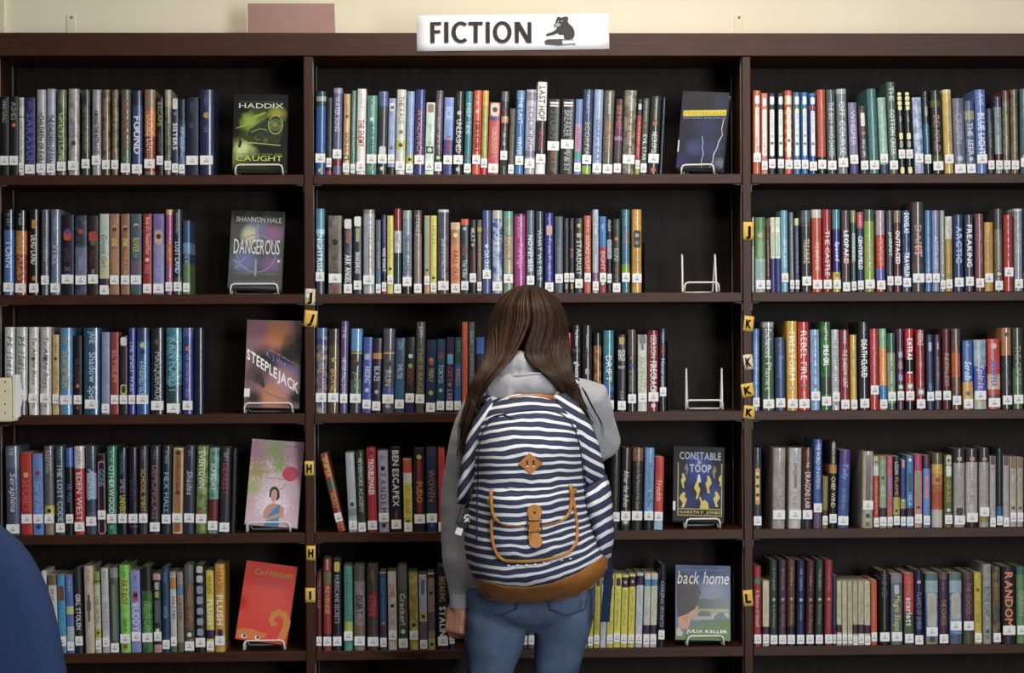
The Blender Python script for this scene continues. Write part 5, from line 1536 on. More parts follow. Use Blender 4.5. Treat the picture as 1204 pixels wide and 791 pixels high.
for px, lab in ((83.5, 'cream painted metal wall strap above the left bay'), (868, 'cream painted metal wall strap above the right divider')):
    a = P(px, 28, WALL_Y)
    t = thing('wall_strap', lab, 'bracket', (a.x, WALL_Y, TOPZ))
    mb = MB()
    hz = P(px, 17, WALL_Y).z - TOPZ
    mb.box(-0.012, 0.012, -0.0035, -0.0002, 0.0, hz)
    bevel(mb.build('strap_plate', M['strap_paint'], t, colours=False), 0.0008, 1)
    mb = MB()
    mb.ball((0.002, -0.0042, hz - 0.009), 0.0042, 0.0016, 0.0042, 10, 5)
    mb.build('screw', M['steel'], t, colours=False)

M['card_yellow'] = two_tone('yellow_letter_card', 'ecc468', 'e0b450', 30, 0.55, 0.3)
M['card_white'] = two_tone('crumpled_white_and_yellow_card', 'e8e4e0', 'c49c34', 60, 0.4, 0.4, lo=0.45, hi=0.6)
CARDS = ((364.6, 349, 12, 19, 'J', 0.05, 'w', 'crumpled white and yellow letter card on the left divider by the second shelf'),
         (365.2, 374.5, 15, 19, 'J', 0.1, 'y', 'yellow card lettered J on the left divider, just under the crumpled card'),
         (363.6, 550.5, 10.6, 17, 'H', 0.0, 'y', 'yellow letter card on the left divider at the fourth shelf books'),
         (365.6, 650, 10.6, 17, 'H', 0.02, 'y', 'yellow card lettered H on the left divider under the fourth shelf'),
         (364.8, 699.5, 11.6, 17, 'I', 0.0, 'y', 'yellow card lettered I on the left divider, lowest one there'),
         (880, 271.5, 12.4, 21, 'J', 0.0, 'y', 'yellow card lettered J on the right divider at the second shelf books'),
         (880.2, 380.5, 11.6, 18, 'K', 0.1, 'y', 'topmost yellow card lettered K on the right divider'),
         (879.8, 425.5, 11, 18, 'K', -0.12, 'w', 'torn white card lettered K on the right divider, second of four'),
         (879, 458.6, 14.6, 16, 'K', -0.16, 'y', 'tilted yellow card lettered K on the right divider, third of four'),
         (880.8, 484.6, 13.4, 15.6, 'K', 0.12, 'y', 'lowest yellow card lettered K, at the third shelf edge'),
         (879.4, 703, 11.4, 19, 'L', -0.08, 'y', 'yellow card lettered L on the right divider at the fifth shelf'))
for px, py, wp, hp, ch, rot, kind, lab in CARDS:
    a = P(px, py, -0.0006)
    t = thing('letter_card', lab, 'card', (a.x, -0.0008, a.z), (0, rot, 0), 'letter cards stuck on the dividers')
    w2, h2 = wp * MPP / 2, hp * MPP / 2
    mb = MB()
    vs = [((i / 4 - 0.5) * 2 * w2, -0.0004 - 0.0012 * abs(math.sin(i * 1.9 + j * (2.3 if kind == 'w' else 0.3))) * (1 if kind == 'w' else 0.5), (j / 4 - 0.5) * 2 * h2) for j in range(5) for i in range(5)]
    mb.add(vs, [(j * 5 + i, j * 5 + i + 1, j * 5 + i + 6, j * 5 + i + 5) for j in range(4) for i in range(4)], smooth=True)
    o = mb.build('card', M['card_white' if kind == 'w' else 'card_yellow'], t, colours=False)
    so = o.modifiers.new('thick', 'SOLIDIFY')
    so.thickness, so.offset = 0.0004, 1
    vs, fs, ln = set_text(ch, 'xi' if py == 374.5 else 'x')
    s = h2 * 2 * 0.52 / 0.72
    sx = min(s, w2 * 1.2 / ln)
    mb = MB()
    mb.add([((p - ln / 2) * sx, -0.0024, (q - 0.36) * s) for p, q in vs], fs, lin('1a150e'))
    mb.build('letter', M['ink_matte'], t)

# cream perforated end-of-range holder on the left side panel, with its card edge-on
t = thing('label_holder', 'cream perforated metal label holder on the left edge by the third shelf', 'label holder', P(6, 490, -0.05))
o0 = t.location
mb = MB()
a, b = P(-14, 496, -0.05), P(14.6, 444, -0.05)
mb.box(a.x - o0.x, b.x - o0.x, -0.002, 0.049, a.z - o0.z, b.z - o0.z)
bevel(mb.build('casing', M['strap_paint'], t, colours=False), 0.004, 3)
mb = MB()
a, b = P(14.9, 495, -0.05), P(17.4, 441, -0.05)
mb.box(a.x - o0.x, b.x - o0.x, -0.004, 0.045, a.z - o0.z, b.z - o0.z)
bevel(mb.build('side_rib', M['strap_paint'], t, colours=False), 0.0015, 2)
for py in (449, 460, 475, 485.5):
    q = P(6, py, -0.052)
    mb = MB()
    mb.tube([(q.x - o0.x, -0.0026, q.z - o0.z), (q.x - o0.x, -0.0012, q.z - o0.z)], 0.0021, 10)
    mb.build('screw_hole', M['black_metal'], t, colours=False)
mb = MB()
pts = [(17.9, 440), (24, 440.4), (24.2, 452), (26, 456), (26, 470), (25.4, 476), (24.4, 478), (24.2, 489), (18, 493)]
mb.prism([(P(x, y, -0.05).x - o0.x, P(x, y, -0.05).z - o0.z) for x, y in pts][::-1], -0.001, 0.0012)
mb.build('torn_card', M['sign'], t, colours=False)

# ---------------------------------------------------------------- the student
YG = -0.46                                               # depth of her spine
PX = MPP * (DIST + YG) / DIST                            # metres per pixel there


def G(px, py, dy=0.0):
    """Point on the student at a photograph pixel, dy further from (+) or nearer to (-) the camera than her spine."""
    return P(px, py, YG + dy)


M['skin'] = two_tone('skin', 'c98e74', 'd49c82', 30, 0.5, 0.35)
M['hair'] = None
k = NT('brown_hair', 0.45, 0.22)
tc = k.n('ShaderNodeTexCoord').outputs['Object']
mp = k.n('ShaderNodeMapping')
mp.inputs['Scale'].default_value = (1.0, 1.0, 0.12)
k.l(tc, mp.inputs[0])
f = k.noise(120, 3, mp.outputs[0])
at = k.attr('strand').outputs['Fac']
k.base(k.mix(k.ramp(at, [(0.2, (0, 0, 0, 1)), (0.95, (1, 1, 1, 1))]), k.ramp(f, [(0.3, lin('1c110b')), (0.7, lin('2e1d12'))]), k.ramp(f, [(0.3, lin('342015')), (0.7, lin('583a22'))])))
k.b.inputs['Anisotropic'].default_value = 0.4
M['hair'] = k.m


def fleece(name, a, b_):
    k = NT(name, 0.9, 0.15)
    f = k.noise(260, 3)
    g = k.noise(14, 4)
    c = k.ramp(f, [(0.3, lin(a)), (0.7, lin(b_))])
    k.base(k.mix(k.math('MULTIPLY', g, 0.25), c, lin('8c8b8e')))
    k.bump(f, 0.35, 0.0015)
    k.b.inputs['Sheen Weight'].default_value = 0.25
    return k.m


M['fleece'] = fleece('heather_grey_fleece', 'a3a2a6', 'bcbbc0')
k = NT('faded_blue_denim', 0.85, 0.15)
f = k.noise(420, 2)
g = k.noise(7, 4)
k.base(k.mix(k.ramp(g, [(0.38, (0, 0, 0, 1)), (0.66, (1, 1, 1, 1))]), k.ramp(f, [(0.3, lin('414e64')), (0.7, lin('526079'))]), k.ramp(f, [(0.3, lin('5a6b87')), (0.7, lin('72839f'))])))
k.bump(f, 0.3, 0.001)
M['denim'] = k.m
M['sole'] = two_tone('white_rubber', 'd8d6d0', 'c8c6c0', 20, 0.6, 0.3)
M['canvas_dark'] = two_tone('dark_canvas', '23262e', '2e323c', 200, 0.85, 0.2)
M['eye'] = two_tone('eye_white', 'ece8e2', 'e4e0da', 10, 0.2, 0.5)
M['iris'] = two_tone('brown_iris', '3c281a', '2c1c10', 80, 0.15, 0.5)
M['lip'] = two_tone('lips', 'b0685c', 'a86058', 50, 0.4, 0.4)

pelvis = G(625, 700)
girl = thing('person', 'student seen from behind in grey hoodie and faded jeans, long brown hair, wearing striped backpack', 'person', (pelvis.x, YG, 0.0))
GO = Vector(girl.location)


def L_(p):
    return Vector(p) - GO


ANK = G(0, 0).z
heel_l, heel_r = Vector((G(574, 600).x, YG, 0)), Vector((G(650, 600).x, YG, 0))
sh_l, el_l, wr_l = G(560, 484), G(538, 598, 0.02), G(541, 712, 0.0)
sh_r, el_r, wr_r = G(690, 467), G(706, 521, 0.05), G(668, 500, 0.25)
hd = G(621, 392, 0.035)                                  # centre of the skull
bm = MB()
# trunk, neck, head
bm.loft([(L_(G(625, y, d)), rx, ry) for y, rx, ry, d in ((730, .05, .06, 0), (722, .13, .09, 0), (695, .15, .11, 0), (655, .135, .1, 0), (612, .118, .09, 0), (560, .132, .1, 0), (512, .145, .1, 0), (482, .125, .08, 0), (466, .085, .066, .005), (452, .058, .058, .01))], 28)
bm.capsule([L_(G(622, 470, 0.0)), L_(G(622, 440, 0.01)), L_(G(621, 415, 0.025))], [.062, .053, .052], 16)
for dx, dy_, dz, rx, ry, rz in ((0, -.012, .018, .073, .088, .092), (0, .03, -.035, .058, .066, .078), (0, .055, -.085, .034, .032, .03), (0, .098, -.028, .011, .016, .014), (0, .088, -.008, .009, .012, .022)):
    bm.ball(L_(hd) + Vector((dx, dy_, dz)), rx, ry, rz, 20, 12)
for s in (-1, 1):                                        # ears, cheeks
    bm.ball(L_(hd) + Vector((s * .072, .0, -.022)), .009, .019, .03, 10, 8)
    bm.ball(L_(hd) + Vector((s * .036, .062, -.045)), .026, .024, .026, 12, 8)
# arms
bm.capsule([L_(sh_l), L_((sh_l + el_l) / 2), L_(el_l), L_((el_l + wr_l) / 2), L_(wr_l)], [.036, .036, .034, .032, .024], 14)
bm.capsule([L_(sh_r), L_((sh_r + el_r) / 2), L_(el_r), L_((el_r + wr_r) / 2), L_(wr_r)], [.036, .036, .034, .032, .024], 14)


def hand(mb, wrist, fwd, side, palm, s=1.0, curl=1.2, thumb=1):
    """Palm, four unequal curled fingers and a thumb leaving the side of the palm.
    fwd: wrist to knuckles; side: index side; palm: way the palm faces."""
    fwd, side, palm = Vector(fwd).normalized(), Vector(side).normalized(), Vector(palm).normalized()
    for kx, r0 in ((-.026, .0125), (-.009, .0135), (.009, .0135), (.025, .0125)):
        mb.capsule([wrist + side * kx * .55 * s, wrist + fwd * .045 * s + side * kx * s, wrist + fwd * .082 * s + side * kx * s], [.0135 * s, r0 * s, r0 * .92 * s], 10)
    tips = []
    for kx, ln, cu in ((.027, .068, .85), (.009, .076, 1.0), (-.009, .071, 1.08), (-.026, .056, 1.18)):
        p = wrist + fwd * .084 * s + side * kx * 1.08 * s
        an, pts = 0.25, [p]
        for frac in (.45, .31, .24):
            an += curl * cu * .62
            p = p + (fwd * math.cos(an) + palm * math.sin(an)) * ln * frac * s
            pts.append(p)
        mb.capsule(pts, [.0088 * s, .0082 * s, .0075 * s, .0066 * s], 10)
        tips.append(p)
    b0 = wrist + fwd * .022 * s + side * .022 * s
    b1 = b0 + (fwd * .5 + side * .75 + palm * .35).normalized() * .036 * s
    b2 = b1 + (fwd * .75 + side * .1 + palm * .7).normalized() * .03 * s
    b3 = b2 + (fwd * .6 - side * .25 + palm * .75).normalized() * .024 * s
    mb.capsule([b0, b1, b2, b3], [.0125 * s, .0105 * s, .009 * s, .0075 * s], 10)
    return tips


tips_l = hand(bm, L_(wr_l) + Vector((-.004, 0, .012)), (-.12, .02, -1), (-.72, .69, .05), (.69, .72, -.05), 0.88, 1.05)
tips_r = hand(bm, L_(wr_r), (-.75, .45, .3), (-.1, .2, 1), (-.1, -.9, .35), 0.86, 0.7)
# legs and feet
LEGL = [G(588, 716), G(578, 757), G(574, 795), G(573, 905, .0), G(572, 1000, -.01), Vector((heel_l.x, YG - .005, .085))]
LEGR = [G(663, 716), G(657, 757), G(653, 795), G(651, 905, .0), G(650, 1000, -.01), Vector((heel_r.x, YG - .005, .085))]
for lg, hl, s in ((LEGL, heel_l, -1), (LEGR, heel_r, 1)):
    bm.capsule([L_(p) for p in lg], [.07, .062, .054, .046, .043, .03], 14)
    bm.capsule([L_(hl + Vector((0, -.005, .07))), L_(hl + Vector((0, -.015, .045))), L_(hl + Vector((s * .008, .06, .042))), L_(hl + Vector((s * .014, .13, .032)))], [.03, .031, .033, .026], 12)
body = bm.build('body', M['skin'], girl, colours=False)
bake_remesh(body, 0.0042, 5)
for s in (-1, 1):
    e = MB()
    e.ball(L_(hd) + Vector((s * .031, .073, -.008)), .0125, .0125, .0115, 14, 10)
    e.build('eye', M['eye'], girl, colours=False)
    e = MB()
    e.ball(L_(hd) + Vector((s * .031, .0815, -.010)), .0058, .0045, .0058, 12, 8)
    e.build('iris', M['iris'], girl, colours=False)
e = MB()
e.capsule([L_(hd) + Vector((-.02, .084, -.062)), L_(hd) + Vector((0, .092, -.061)), L_(hd) + Vector((.02, .084, -.062))], [.003, .0055, .003], 8)
e.build('mouth', M['lip'], girl, colours=False)

# --- jeans
jm = MB()
jm.loft([(L_(G(cx, y, d)), rx, ry) for cx, y, rx, ry, d in ((624, 740, .04, .05, -.01), (625, 735, .09, .068, -.012), (625, 727, .14, .092, -.018), (625, 716, .159, .116, -.016), (625, 700, .164, .126, -.01), (625, 684, .158, .118, 0), (625, 668, .15, .11, 0), (625, 658, .146, .106, 0))], 36)
jm.capsule([L_(G(586.5, 716, -.032)), L_(G(581, 757, -.018)), L_(G(574.5, 795)), L_(G(573, 905)), L_(G(572, 1000, -.01)), L_(Vector((heel_l.x, YG - .005, .075)))], [.0775, .0725, .0575, .054, .05, .043], 22, 2)
jm.capsule([L_(G(665, 716, -.032)), L_(G(658.5, 757, -.018)), L_(G(653, 795)), L_(G(651, 905)), L_(G(650, 1000, -.01)), L_(Vector((heel_r.x, YG - .005, .075)))], [.0745, .0635, .0555, .053, .05, .043], 22, 2)
jo = jm.build('jeans', M['denim'], girl, colours=False)


def jean_folds(p):
    q = Vector((p.x * 9, p.y * 6, p.z * 22 + p.x * 10))
    near = math.exp(-((p.z - 0.80) / 0.06) ** 2) * 1.6 + math.exp(-((p.z - 0.45) / 0.08) ** 2) + 0.35
    return (mnoise.noise(q) * 0.005) * near


bake_remesh(jo, 0.005, 14, jean_folds)
pk = MB()
for s, cx in ((-1, 588), (1, 668)):                     # stitched back pocket edges below the pack
    pts = [(cx - 22, 705), (cx - 20, 716), (cx, 724), (cx + 20, 716), (cx + 22, 703)]
    pk.tube([L_(G(x, y, -.144 + .0016 * ((x - 625) / 20) ** 2)) for x, y in pts], 0.0016, 6)
po = pk.build('pocket_seams', two_tone('denim_stitching', '2c4060', '364c70', 60, 0.8, 0.2), girl, colours=False)
po['kind'] = 'stuff'

# --- hoodie: trunk, sleeves fused to one garment
hm = MB()
hm.loft([(L_(G(cx, y, d)), rx, ry) for cx, y, rx, ry, d in ((625, 690, .158, .122, 0), (625, 676, .168, .13, 0), (625, 655, .165, .128, 0), (624, 612, .152, .118, 0), (624, 560, .152, .118, 0), (624, 512, .16, .12, 0), (624, 486, .158, .104, 0), (623, 470, .135, .088, 0), (622, 456, .1, .075, .005), (622, 444, .07, .066, .01))], 32)
hm.capsule([L_(sh_l + Vector((.01, 0, .0))), L_(G(551, 520)), L_(G(542, 560, .01)), L_(el_l + Vector((.003, 0, 0))), L_(G(539.5, 650, .012)), L_(G(542, 690, .004)), L_(G(542, 708))], [.052, .05, .046, .0455, .042, .034, .026], 18)
hm.capsule([L_(sh_r + Vector((-.012, 0, -.003))), L_(sh_r), L_(G(698, 492, .02)), L_(el_r), L_(G(700, 522, .1)), L_(G(684, 510, .18)), L_(G(670, 502, .235))], [.056, .056, .053, .051, .05, .043, .034], 18)
ho = hm.build('hoodie', M['fleece'], girl, colours=False)


def cloth_folds(p):
    q = Vector((p.x * 11, p.y * 9, p.z * 15 + p.x * 7))
    return mnoise.noise(q) * 0.0045 + mnoise.noise(q * 2.3) * 0.002


bake_remesh(ho, 0.006, 5, cloth_folds)
cf = MB()
cf.tube([L_(G(541.6, y)) for y in (697, 700, 706, 713, 715)], [.027, .0285, .0275, .0265, .0245], 18)
cf.build('cuff', M['fleece'], girl, colours=False)

# --- hood lying folded on the shoulders
hdm = MB()


def arc(rows):
    return [L_(G(x, y, d)) for x, y, d in rows]


hdm.capsule(arc([(570, 466, .0), (573, 461, -.07), (585, 457, -.115), (603, 455.5, -.138), (622, 454, -.142), (640, 452, -.128), (654, 450, -.09), (660, 456, -.02)]), [.024, .030, .0315, .031, .0305, .030, .028, .022], 16, flat=1.1)
hdm.capsule(arc([(576, 444, -.01), (582, 436, -.055), (597, 431, -.085), (613, 430, -.095), (632, 431, -.082), (646, 434, -.055), (652, 442, -.01)]), [.024, .029, .031, .032, .03, .027, .022], 14)
hdm.capsule(arc([(592, 428, -.04), (600, 424, -.075), (611, 422, -.085), (622, 426, -.07)]), [.018, .02, .02, .016], 12)
hoodo = hdm.build('hood', M['fleece'], girl, colours=False)
bake_remesh(hoodo, 0.0045, 4, lambda p: cloth_folds(p * 1.6) * 0.8)
hs = MB()
hs.tube(arc([(579, 443.5, -.112), (590, 442.5, -.138), (606, 441.5, -.156), (624, 440, -.159), (641, 438, -.145), (652, 437.5, -.115)]), .0028, 6)
hs.build('hood_seam', M['fleece'], girl, colours=False)

# --- shoes
for hl, s in ((heel_l, -1), (heel_r, 1)):
    sm = MB()
    sm.loft([(L_(hl) + Vector((s * .004, .045, z)), rx, ry) for z, rx, ry in ((.026, .043, .125), (.045, .042, .122), (.062, .04, .1), (.08, .038, .062), (.1, .037, .05))], 24, power=2.3)
    sh = sm.build('shoe', M['canvas_dark'], girl, colours=False)
    sm = MB()
    sm.loft([(L_(hl) + Vector((s * .004, .045, z)), rx, ry) for z, rx, ry in ((.0, .044, .127), (.004, .047, .13), (.022, .047, .13), (.0255, .044, .126))], 24, power=2.3)
    sm.build('sole', M['sole'], sh, colours=False)

# --- hair: a smooth underlayer, then hundreds of tapering locks parted at the crown
hair_rng = random.Random(3)
CX, CY = 621.5, 392.0
um = MB()
um.ball(L_(G(621.5, 388, .032)), .088, .108, .106, 28, 18)
um.capsule([L_(G(602, 385, .0)), L_(G(592, 425, -.03)), L_(G(576, 452, -.045)), L_(G(566, 485, -.075))], [.045, .03, .022, .012], 14)
um.capsule([L_(G(640, 385, .0)), L_(G(652, 425, -.03)), L_(G(664, 452, -.05)), L_(G(680, 488, -.085))], [.045, .034, .025, .012], 14)
uo = um.build('hair_underlayer', M['hair'], girl, colours=False)
bake_remesh(uo, 0.006, 6)


def catmull(ps, n):
    out = []
    m = len(ps)
    for i in range(m - 1):
        p0, p1, p2, p3 = ps[max(0, i - 1)], ps[i], ps[i + 1], ps[min(m - 1, i + 2)]
        for j in range(n):
            t = j / n
            out.append(0.5 * ((2 * p1) + (p2 - p0) * t + (2 * p0 - 5 * p1 + 4 * p2 - p3) * t * t + (3 * p1 - p0 - 3 * p2 + p3) * t ** 3))
    return out + [ps[-1]]


hmb = MB()
RX, RZ, RY = .098, .117, .122                            # outer hair ellipsoid
HC = G(621.5, 391, .03)


def lock(side, t, lift, wide, tone, length=1.0):
    """t 0: at the parting, 1: in front of the ear."""
    phi = side * (0.06 + 1.75 * t)                       # 0 = straight back
    k_ = 1 + lift

    def on(th, ph):
        return HC + Vector((RX * k_ * math.sin(th) * math.sin(ph), -RY * k_ * math.sin(th) * math.cos(ph), RZ * k_ * math.cos(th)))
    pts = [on(0.1 + 0.1 * (1 - t), phi), on(0.5, phi), on(0.95, phi * 0.98), on(1.4, phi * 0.96)]
    j = hair_rng.uniform(-1, 1)
    if side < 0:
        x1 = 604 - 34 * t ** 0.8
        x2 = 582 - 24 * t
        x3 = 566 - 18 * t
        x4 = 557 - 18 * t + 5 * j
        y4 = 500 + 45 * hair_rng.random()
    else:
        x1 = 617 + 54 * t ** 0.7
        x2 = 645 + 30 * t ** 0.8
        x3 = 665 + 20 * t
        x4 = 683 + 17 * t + 5 * j
        y4 = 498 + 50 * hair_rng.random()
    y4 = 470 + (y4 - 470) * length
    d1 = -.062 - .05 * (1 - t) * (1 if side < 0 else 1) - .002 * lift * 100
    pts += [G(x1, 418, -.085 - .03 * (1 - t) - lift * .1), G(x2, 443, -.125 - .045 * (1 - t) - lift * .1), G(x3, 468, -.125 - .02 * (1 - t) - lift * .1), G(x4, y4, -.13 - .015 * hair_rng.random())]
    c = catmull(pts, 4)
    n = len(c)
    rad = [wide * (0.55 + 0.45 * min(1, 4 * i / n)) * (1 - 0.82 * max(0, (i / (n - 1) - 0.5) / 0.5) ** 1.4) for i in range(n)]
    tn = [0.0] * 0
    hmb.tube([L_(p) for p in c], rad, 5, flat=0.5, attr=[tone] * (n * 5 + 2))


for side in (-1, 1):
    for i in range(330):
        t = min(1.0, max(0.0, (i + hair_rng.random()) / 330))
        lock(side, t, hair_rng.uniform(-.012, .022), hair_rng.uniform(.0018, .0042), hair_rng.random() ** 1.3)
# a few stray ends lying on the pack and sleeves
for pts in ([(556, 470), (546, 505), (541, 540), (537, 562)], [(560, 480), (552, 515), (548, 545), (544, 556)], [(676, 470), (690, 500), (697, 530), (699, 556)], [(670, 480), (684, 508), (690, 540), (693, 562)],
            [(684, 455), (697, 480), (705, 495), (707, 512)], [(660, 465), (672, 500), (678, 520), (684, 534)]):
    for q in range(3):
        c = catmull([G(x + q * 1.6, y + q * 2, -.15 - .004 * q - .02 * (i / 3)) for i, (x, y) in enumerate(pts)], 5)
        n = len(c)
        hmb.tube([L_(p) for p in c], [.0016 * (1 - .8 * i / n) for i in range(n)], 5, attr=[.5] * (n * 5 + 2))
ho_ = hmb.build('hair', M['hair'], girl, attr='strand', colours=False)

# --- black cloth bag hanging from her left hand
tip = GO + sum(tips_l, Vector()) / 4
bag = thing('cloth_bag', 'black cloth bag hanging from the left hand of the student', 'bag', (tip.x, YG - .035, tip.z - .30))
M['black_cloth'] = two_tone('black_cloth', '121315', '1b1c1e', 80, 0.9, 0.15, bumps=(30, 0.4, 0.004))
bo = Vector(bag.location)
mb = MB()
top = Vector((G(546, 770).x, YG - .035, G(551, 764).z)) - bo
mb.loft([(top + Vector((dx, 0, -dz)), rx, ry) for dx, dz, rx, ry in ((0.0, 0, .007, .014), (-.004, .02, .012, .022), (-.010, .045, .024, .032), (-.014, .08, .034, .05), (-.014, .16, .036, .085), (-.012, .25, .034, .1), (-.01, .285, .028, .095))], 24)
mb.build('sack', M['black_cloth'], bag, colours=False)
mb = MB()
mb.tube([top + Vector((-.002, 0, -.004)), top + Vector((.001, .015, .012)), top + Vector((.001, .03, .024))], .006, 8)
mb.build('loop_handle', M['black_cloth'], bag, colours=False)


# ---------------------------------------------------------------- the striped backpack
YB = -0.605                                              # plane of its back panel, against the hoodie
BD = 0.215                                               # how far it bulges towards the room
# outline rows: height, left edge, right edge (photograph pixels)
ROWS = [(463, 606, 642), (466, 596, 650), (472, 584, 660), (482, 572, 671), (495, 565, 680), (512, 560, 684), (535, 557, 686), (560, 556, 688), (580, 553, 690), (600, 549, 694), (620, 546, 699), (640, 546, 707),
        (655, 548, 716), (668, 552, 714), (680, 557, 706), (690, 561, 697), (698, 566, 684), (704, 572, 666), (707.5, 586, 642)]


def interp(rows, x, k):
    if x <= rows[0][0]:
        return rows[0][k]
    for a_, b_ in zip(rows, rows[1:]):
        if x <= b_[0]:
            t = (x - a_[0]) / (b_[0] - a_[0])
            return a_[k] + (b_[k] - a_[k]) * t
    return rows[-1][k]


def edges(py):
    return interp(ROWS, py, 1), interp(ROWS, py, 2)


def bulge(px, py):
    """Depth of the pack's front skin at a point of its outline."""
    xl, xr = edges(py)
    c, hw = (xl + xr) / 2, max(2.0, (xr - xl) / 2)
    u = min(1.0, abs(px - c) / hw)
    v = (py - 463.0) / 244.5
    top = min(1.0, max(0.0, v) / 0.34)
    h = 0.30 + 0.70 * math.sin(top * PI / 2) ** 0.9
    if v > 0.86:
        h *= max(0.0, 1 - ((v - 0.86) / 0.145) ** 2.2 * 0.75)
    side = max(0.0, 1 - u ** 2.7) ** (1 / 2.4)
    wr = mnoise.noise(Vector((px * 0.022, py * 0.05, 3.1))) * 0.007 + mnoise.noise(Vector((px * 0.05, py * 0.11, 7.7))) * 0.0025
    return BD * h * side + wr * side


def S(px, py, off=0.0):
    return P(px, py, YB - bulge(px, py) - off)


PERIOD = 10.0


def stripe(px, py):
    """Where the woven stripes run: they sag with the load and ride up to the right near the base."""
    u = (px - 622) / 68.0
    v = min(1.0, max(0.0, (py - 470) / 210.0))
    a_ = 13 - 26 * min(1, v * 1.35)
    b_ = -1 - 9 * v * v
    w_ = mnoise.noise(Vector((px * 0.03, py * 0.045, 0.4))) * 3.4 + mnoise.noise(Vector((px * 0.075, py * 0.06, 5.0))) * 1.3
    return (py - (a_ * u * u + b_ * u + w_)) / PERIOD


def striped(name, navy, white):
    k = NT(name, 0.85, 0.2)
    at = k.attr('stripe').outputs['Fac']
    fr = k.math('FRACT', at)
    tri = k.math('ABSOLUTE', k.math('SUBTRACT', fr, 0.5))
    weave = k.noise(900, 2)
    fac = k.ramp(tri, [(0.165, (1, 1, 1, 1)), (0.2, (0, 0, 0, 1))])
    k.base(k.mix(fac, k.ramp(weave, [(0.3, lin(navy[0])), (0.7, lin(navy[1]))]), k.ramp(weave, [(0.3, lin(white[0])), (0.7, lin(white[1]))])))
    k.bump(weave, 0.3, 0.0008)
    return k.m


M['stripes'] = striped('navy_and_white_striped_canvas', ('30354a', '454b64'), ('e4e4e8', 'f4f4f6'))
M['leather'] = two_tone('tan_leather', 'b8722f', 'cc8a46', 26, 0.5, 0.35, bumps=(160, 0.25, 0.0008))
M['leather_edge'] = two_tone('tan_leather_binding', 'ac7038', 'c08a4c', 40, 0.5, 0.35)
M['navy_web'] = two_tone('navy_webbing', '1c2642', '283452', 300, 0.8, 0.2)
M['brass'] = two_tone('dark_bronze_metal', '3c2c1c', '54402c', 30, 0.35, 0.5)

bp = thing('backpack', 'navy and white striped backpack with tan leather base and front pocket, worn by the student', 'backpack', P(625, 707, YB))
BO = Vector(bp.location)


def B_(p):
    return Vector(p) - BO


def sheet_patch(mb, grid, off, c=(1, 1, 1, 1), at=None, close=True):
    """Skin over the pack's front through a grid of picture points; optionally given a back so that it is solid."""
    nr, nc = len(grid), len(grid[0])
    vs, aa = [], []
    for j, row in enumerate(grid):
        for i, (x, y) in enumerate(row):
            o_ = off(i / (nc - 1), j / (nr - 1)) if callable(off) else off
            vs.append(B_(S(x, y, o_)))
            aa.append((at or stripe)(x, y))
    fs = [(j * nc + i, (j + 1) * nc + i, (j + 1) * nc + i + 1, j * nc + i + 1) for j in range(nr - 1) for i in range(nc - 1)]
    mb.add(vs, fs, c, None, True, aa)


# body of the pack
grid = []
py_list = []
for (y0, _, _), (y1, _, _) in zip(ROWS, ROWS[1:]):
    n = max(2, int((y1 - y0) / 2.2))
    py_list += [y0 + (y1 - y0) * i / n for i in range(n)]
py_list.append(ROWS[-1][0])
NCOL = 72
mb = MB()
for py in py_list:
    xl, xr = edges(py)
    grid.append([((xl + xr) / 2 - math.cos(PI * i / NCOL) * (xr - xl) / 2, py) for i in range(NCOL + 1)])
sheet_patch(mb, grid, 0.0)
n0 = len(mb.v)
# back panel: flat rows a little behind
vs, aa = [], []
for row in grid:
    for i in (0, NCOL // 2, NCOL):
        x, y = row[i]
        vs.append(B_(P(x, y, YB + 0.012 * (1 if i == NCOL // 2 else 0))))
        aa.append(stripe(x, y))
nb = len(grid)
fs = [(j * 3 + i, j * 3 + i + 1, (j + 1) * 3 + i + 1, (j + 1) * 3 + i) for j in range(nb - 1) for i in range(2)]
mb.add(vs, fs, (1, 1, 1, 1), None, True, aa)
mb.build('main_compartment', M['stripes'], bp, attr='stripe', colours=False)


def edge_y(x):
    """Upper edge of the leather base."""
    return interp([(545, 672, 0), (553, 677, 0), (570, 683, 0), (592, 688.5, 0), (620, 690, 0), (650, 685, 0), (680, 673, 0), (700, 660, 0), (717, 647, 0)], x, 1)


# leather base, fitted over the bottom
mb = MB()
NX, NY = 64, 14
vs = []
low = [(y, interp(ROWS, y, 1), interp(ROWS, y, 2)) for y in [646 + i * 61.5 / 60 for i in range(61)]]


def bottom_y(x):
    ys = [y for y, a_, b_ in low if a_ <= x <= b_]
    return max(ys) if ys else 650


g = []
for j in range(NY + 1):
    row = []
    for i in range(NX + 1):
        x = 553.2 + (715.4 - 553.2) * (0.5 - math.cos(PI * i / NX) / 2)
        y0, y1 = edge_y(x), max(edge_y(x) + 0.5, bottom_y(x) + 1.1)
        row.append((x, y0 + (y1 - y0) * j / NY))
    g.append(row)
sheet_patch(mb, g, lambda i, j: 0.0035)
mb.build('leather_base', M['leather'], bp, colours=False)
mb = MB()
mb.tube([B_(S(x, edge_y(x) + 1.2, 0.0042)) for x in [554 + i * 4 for i in range(41)]], 0.0009, 6)
mb.build('base_stitching', M['leather_edge'], bp, colours=False)


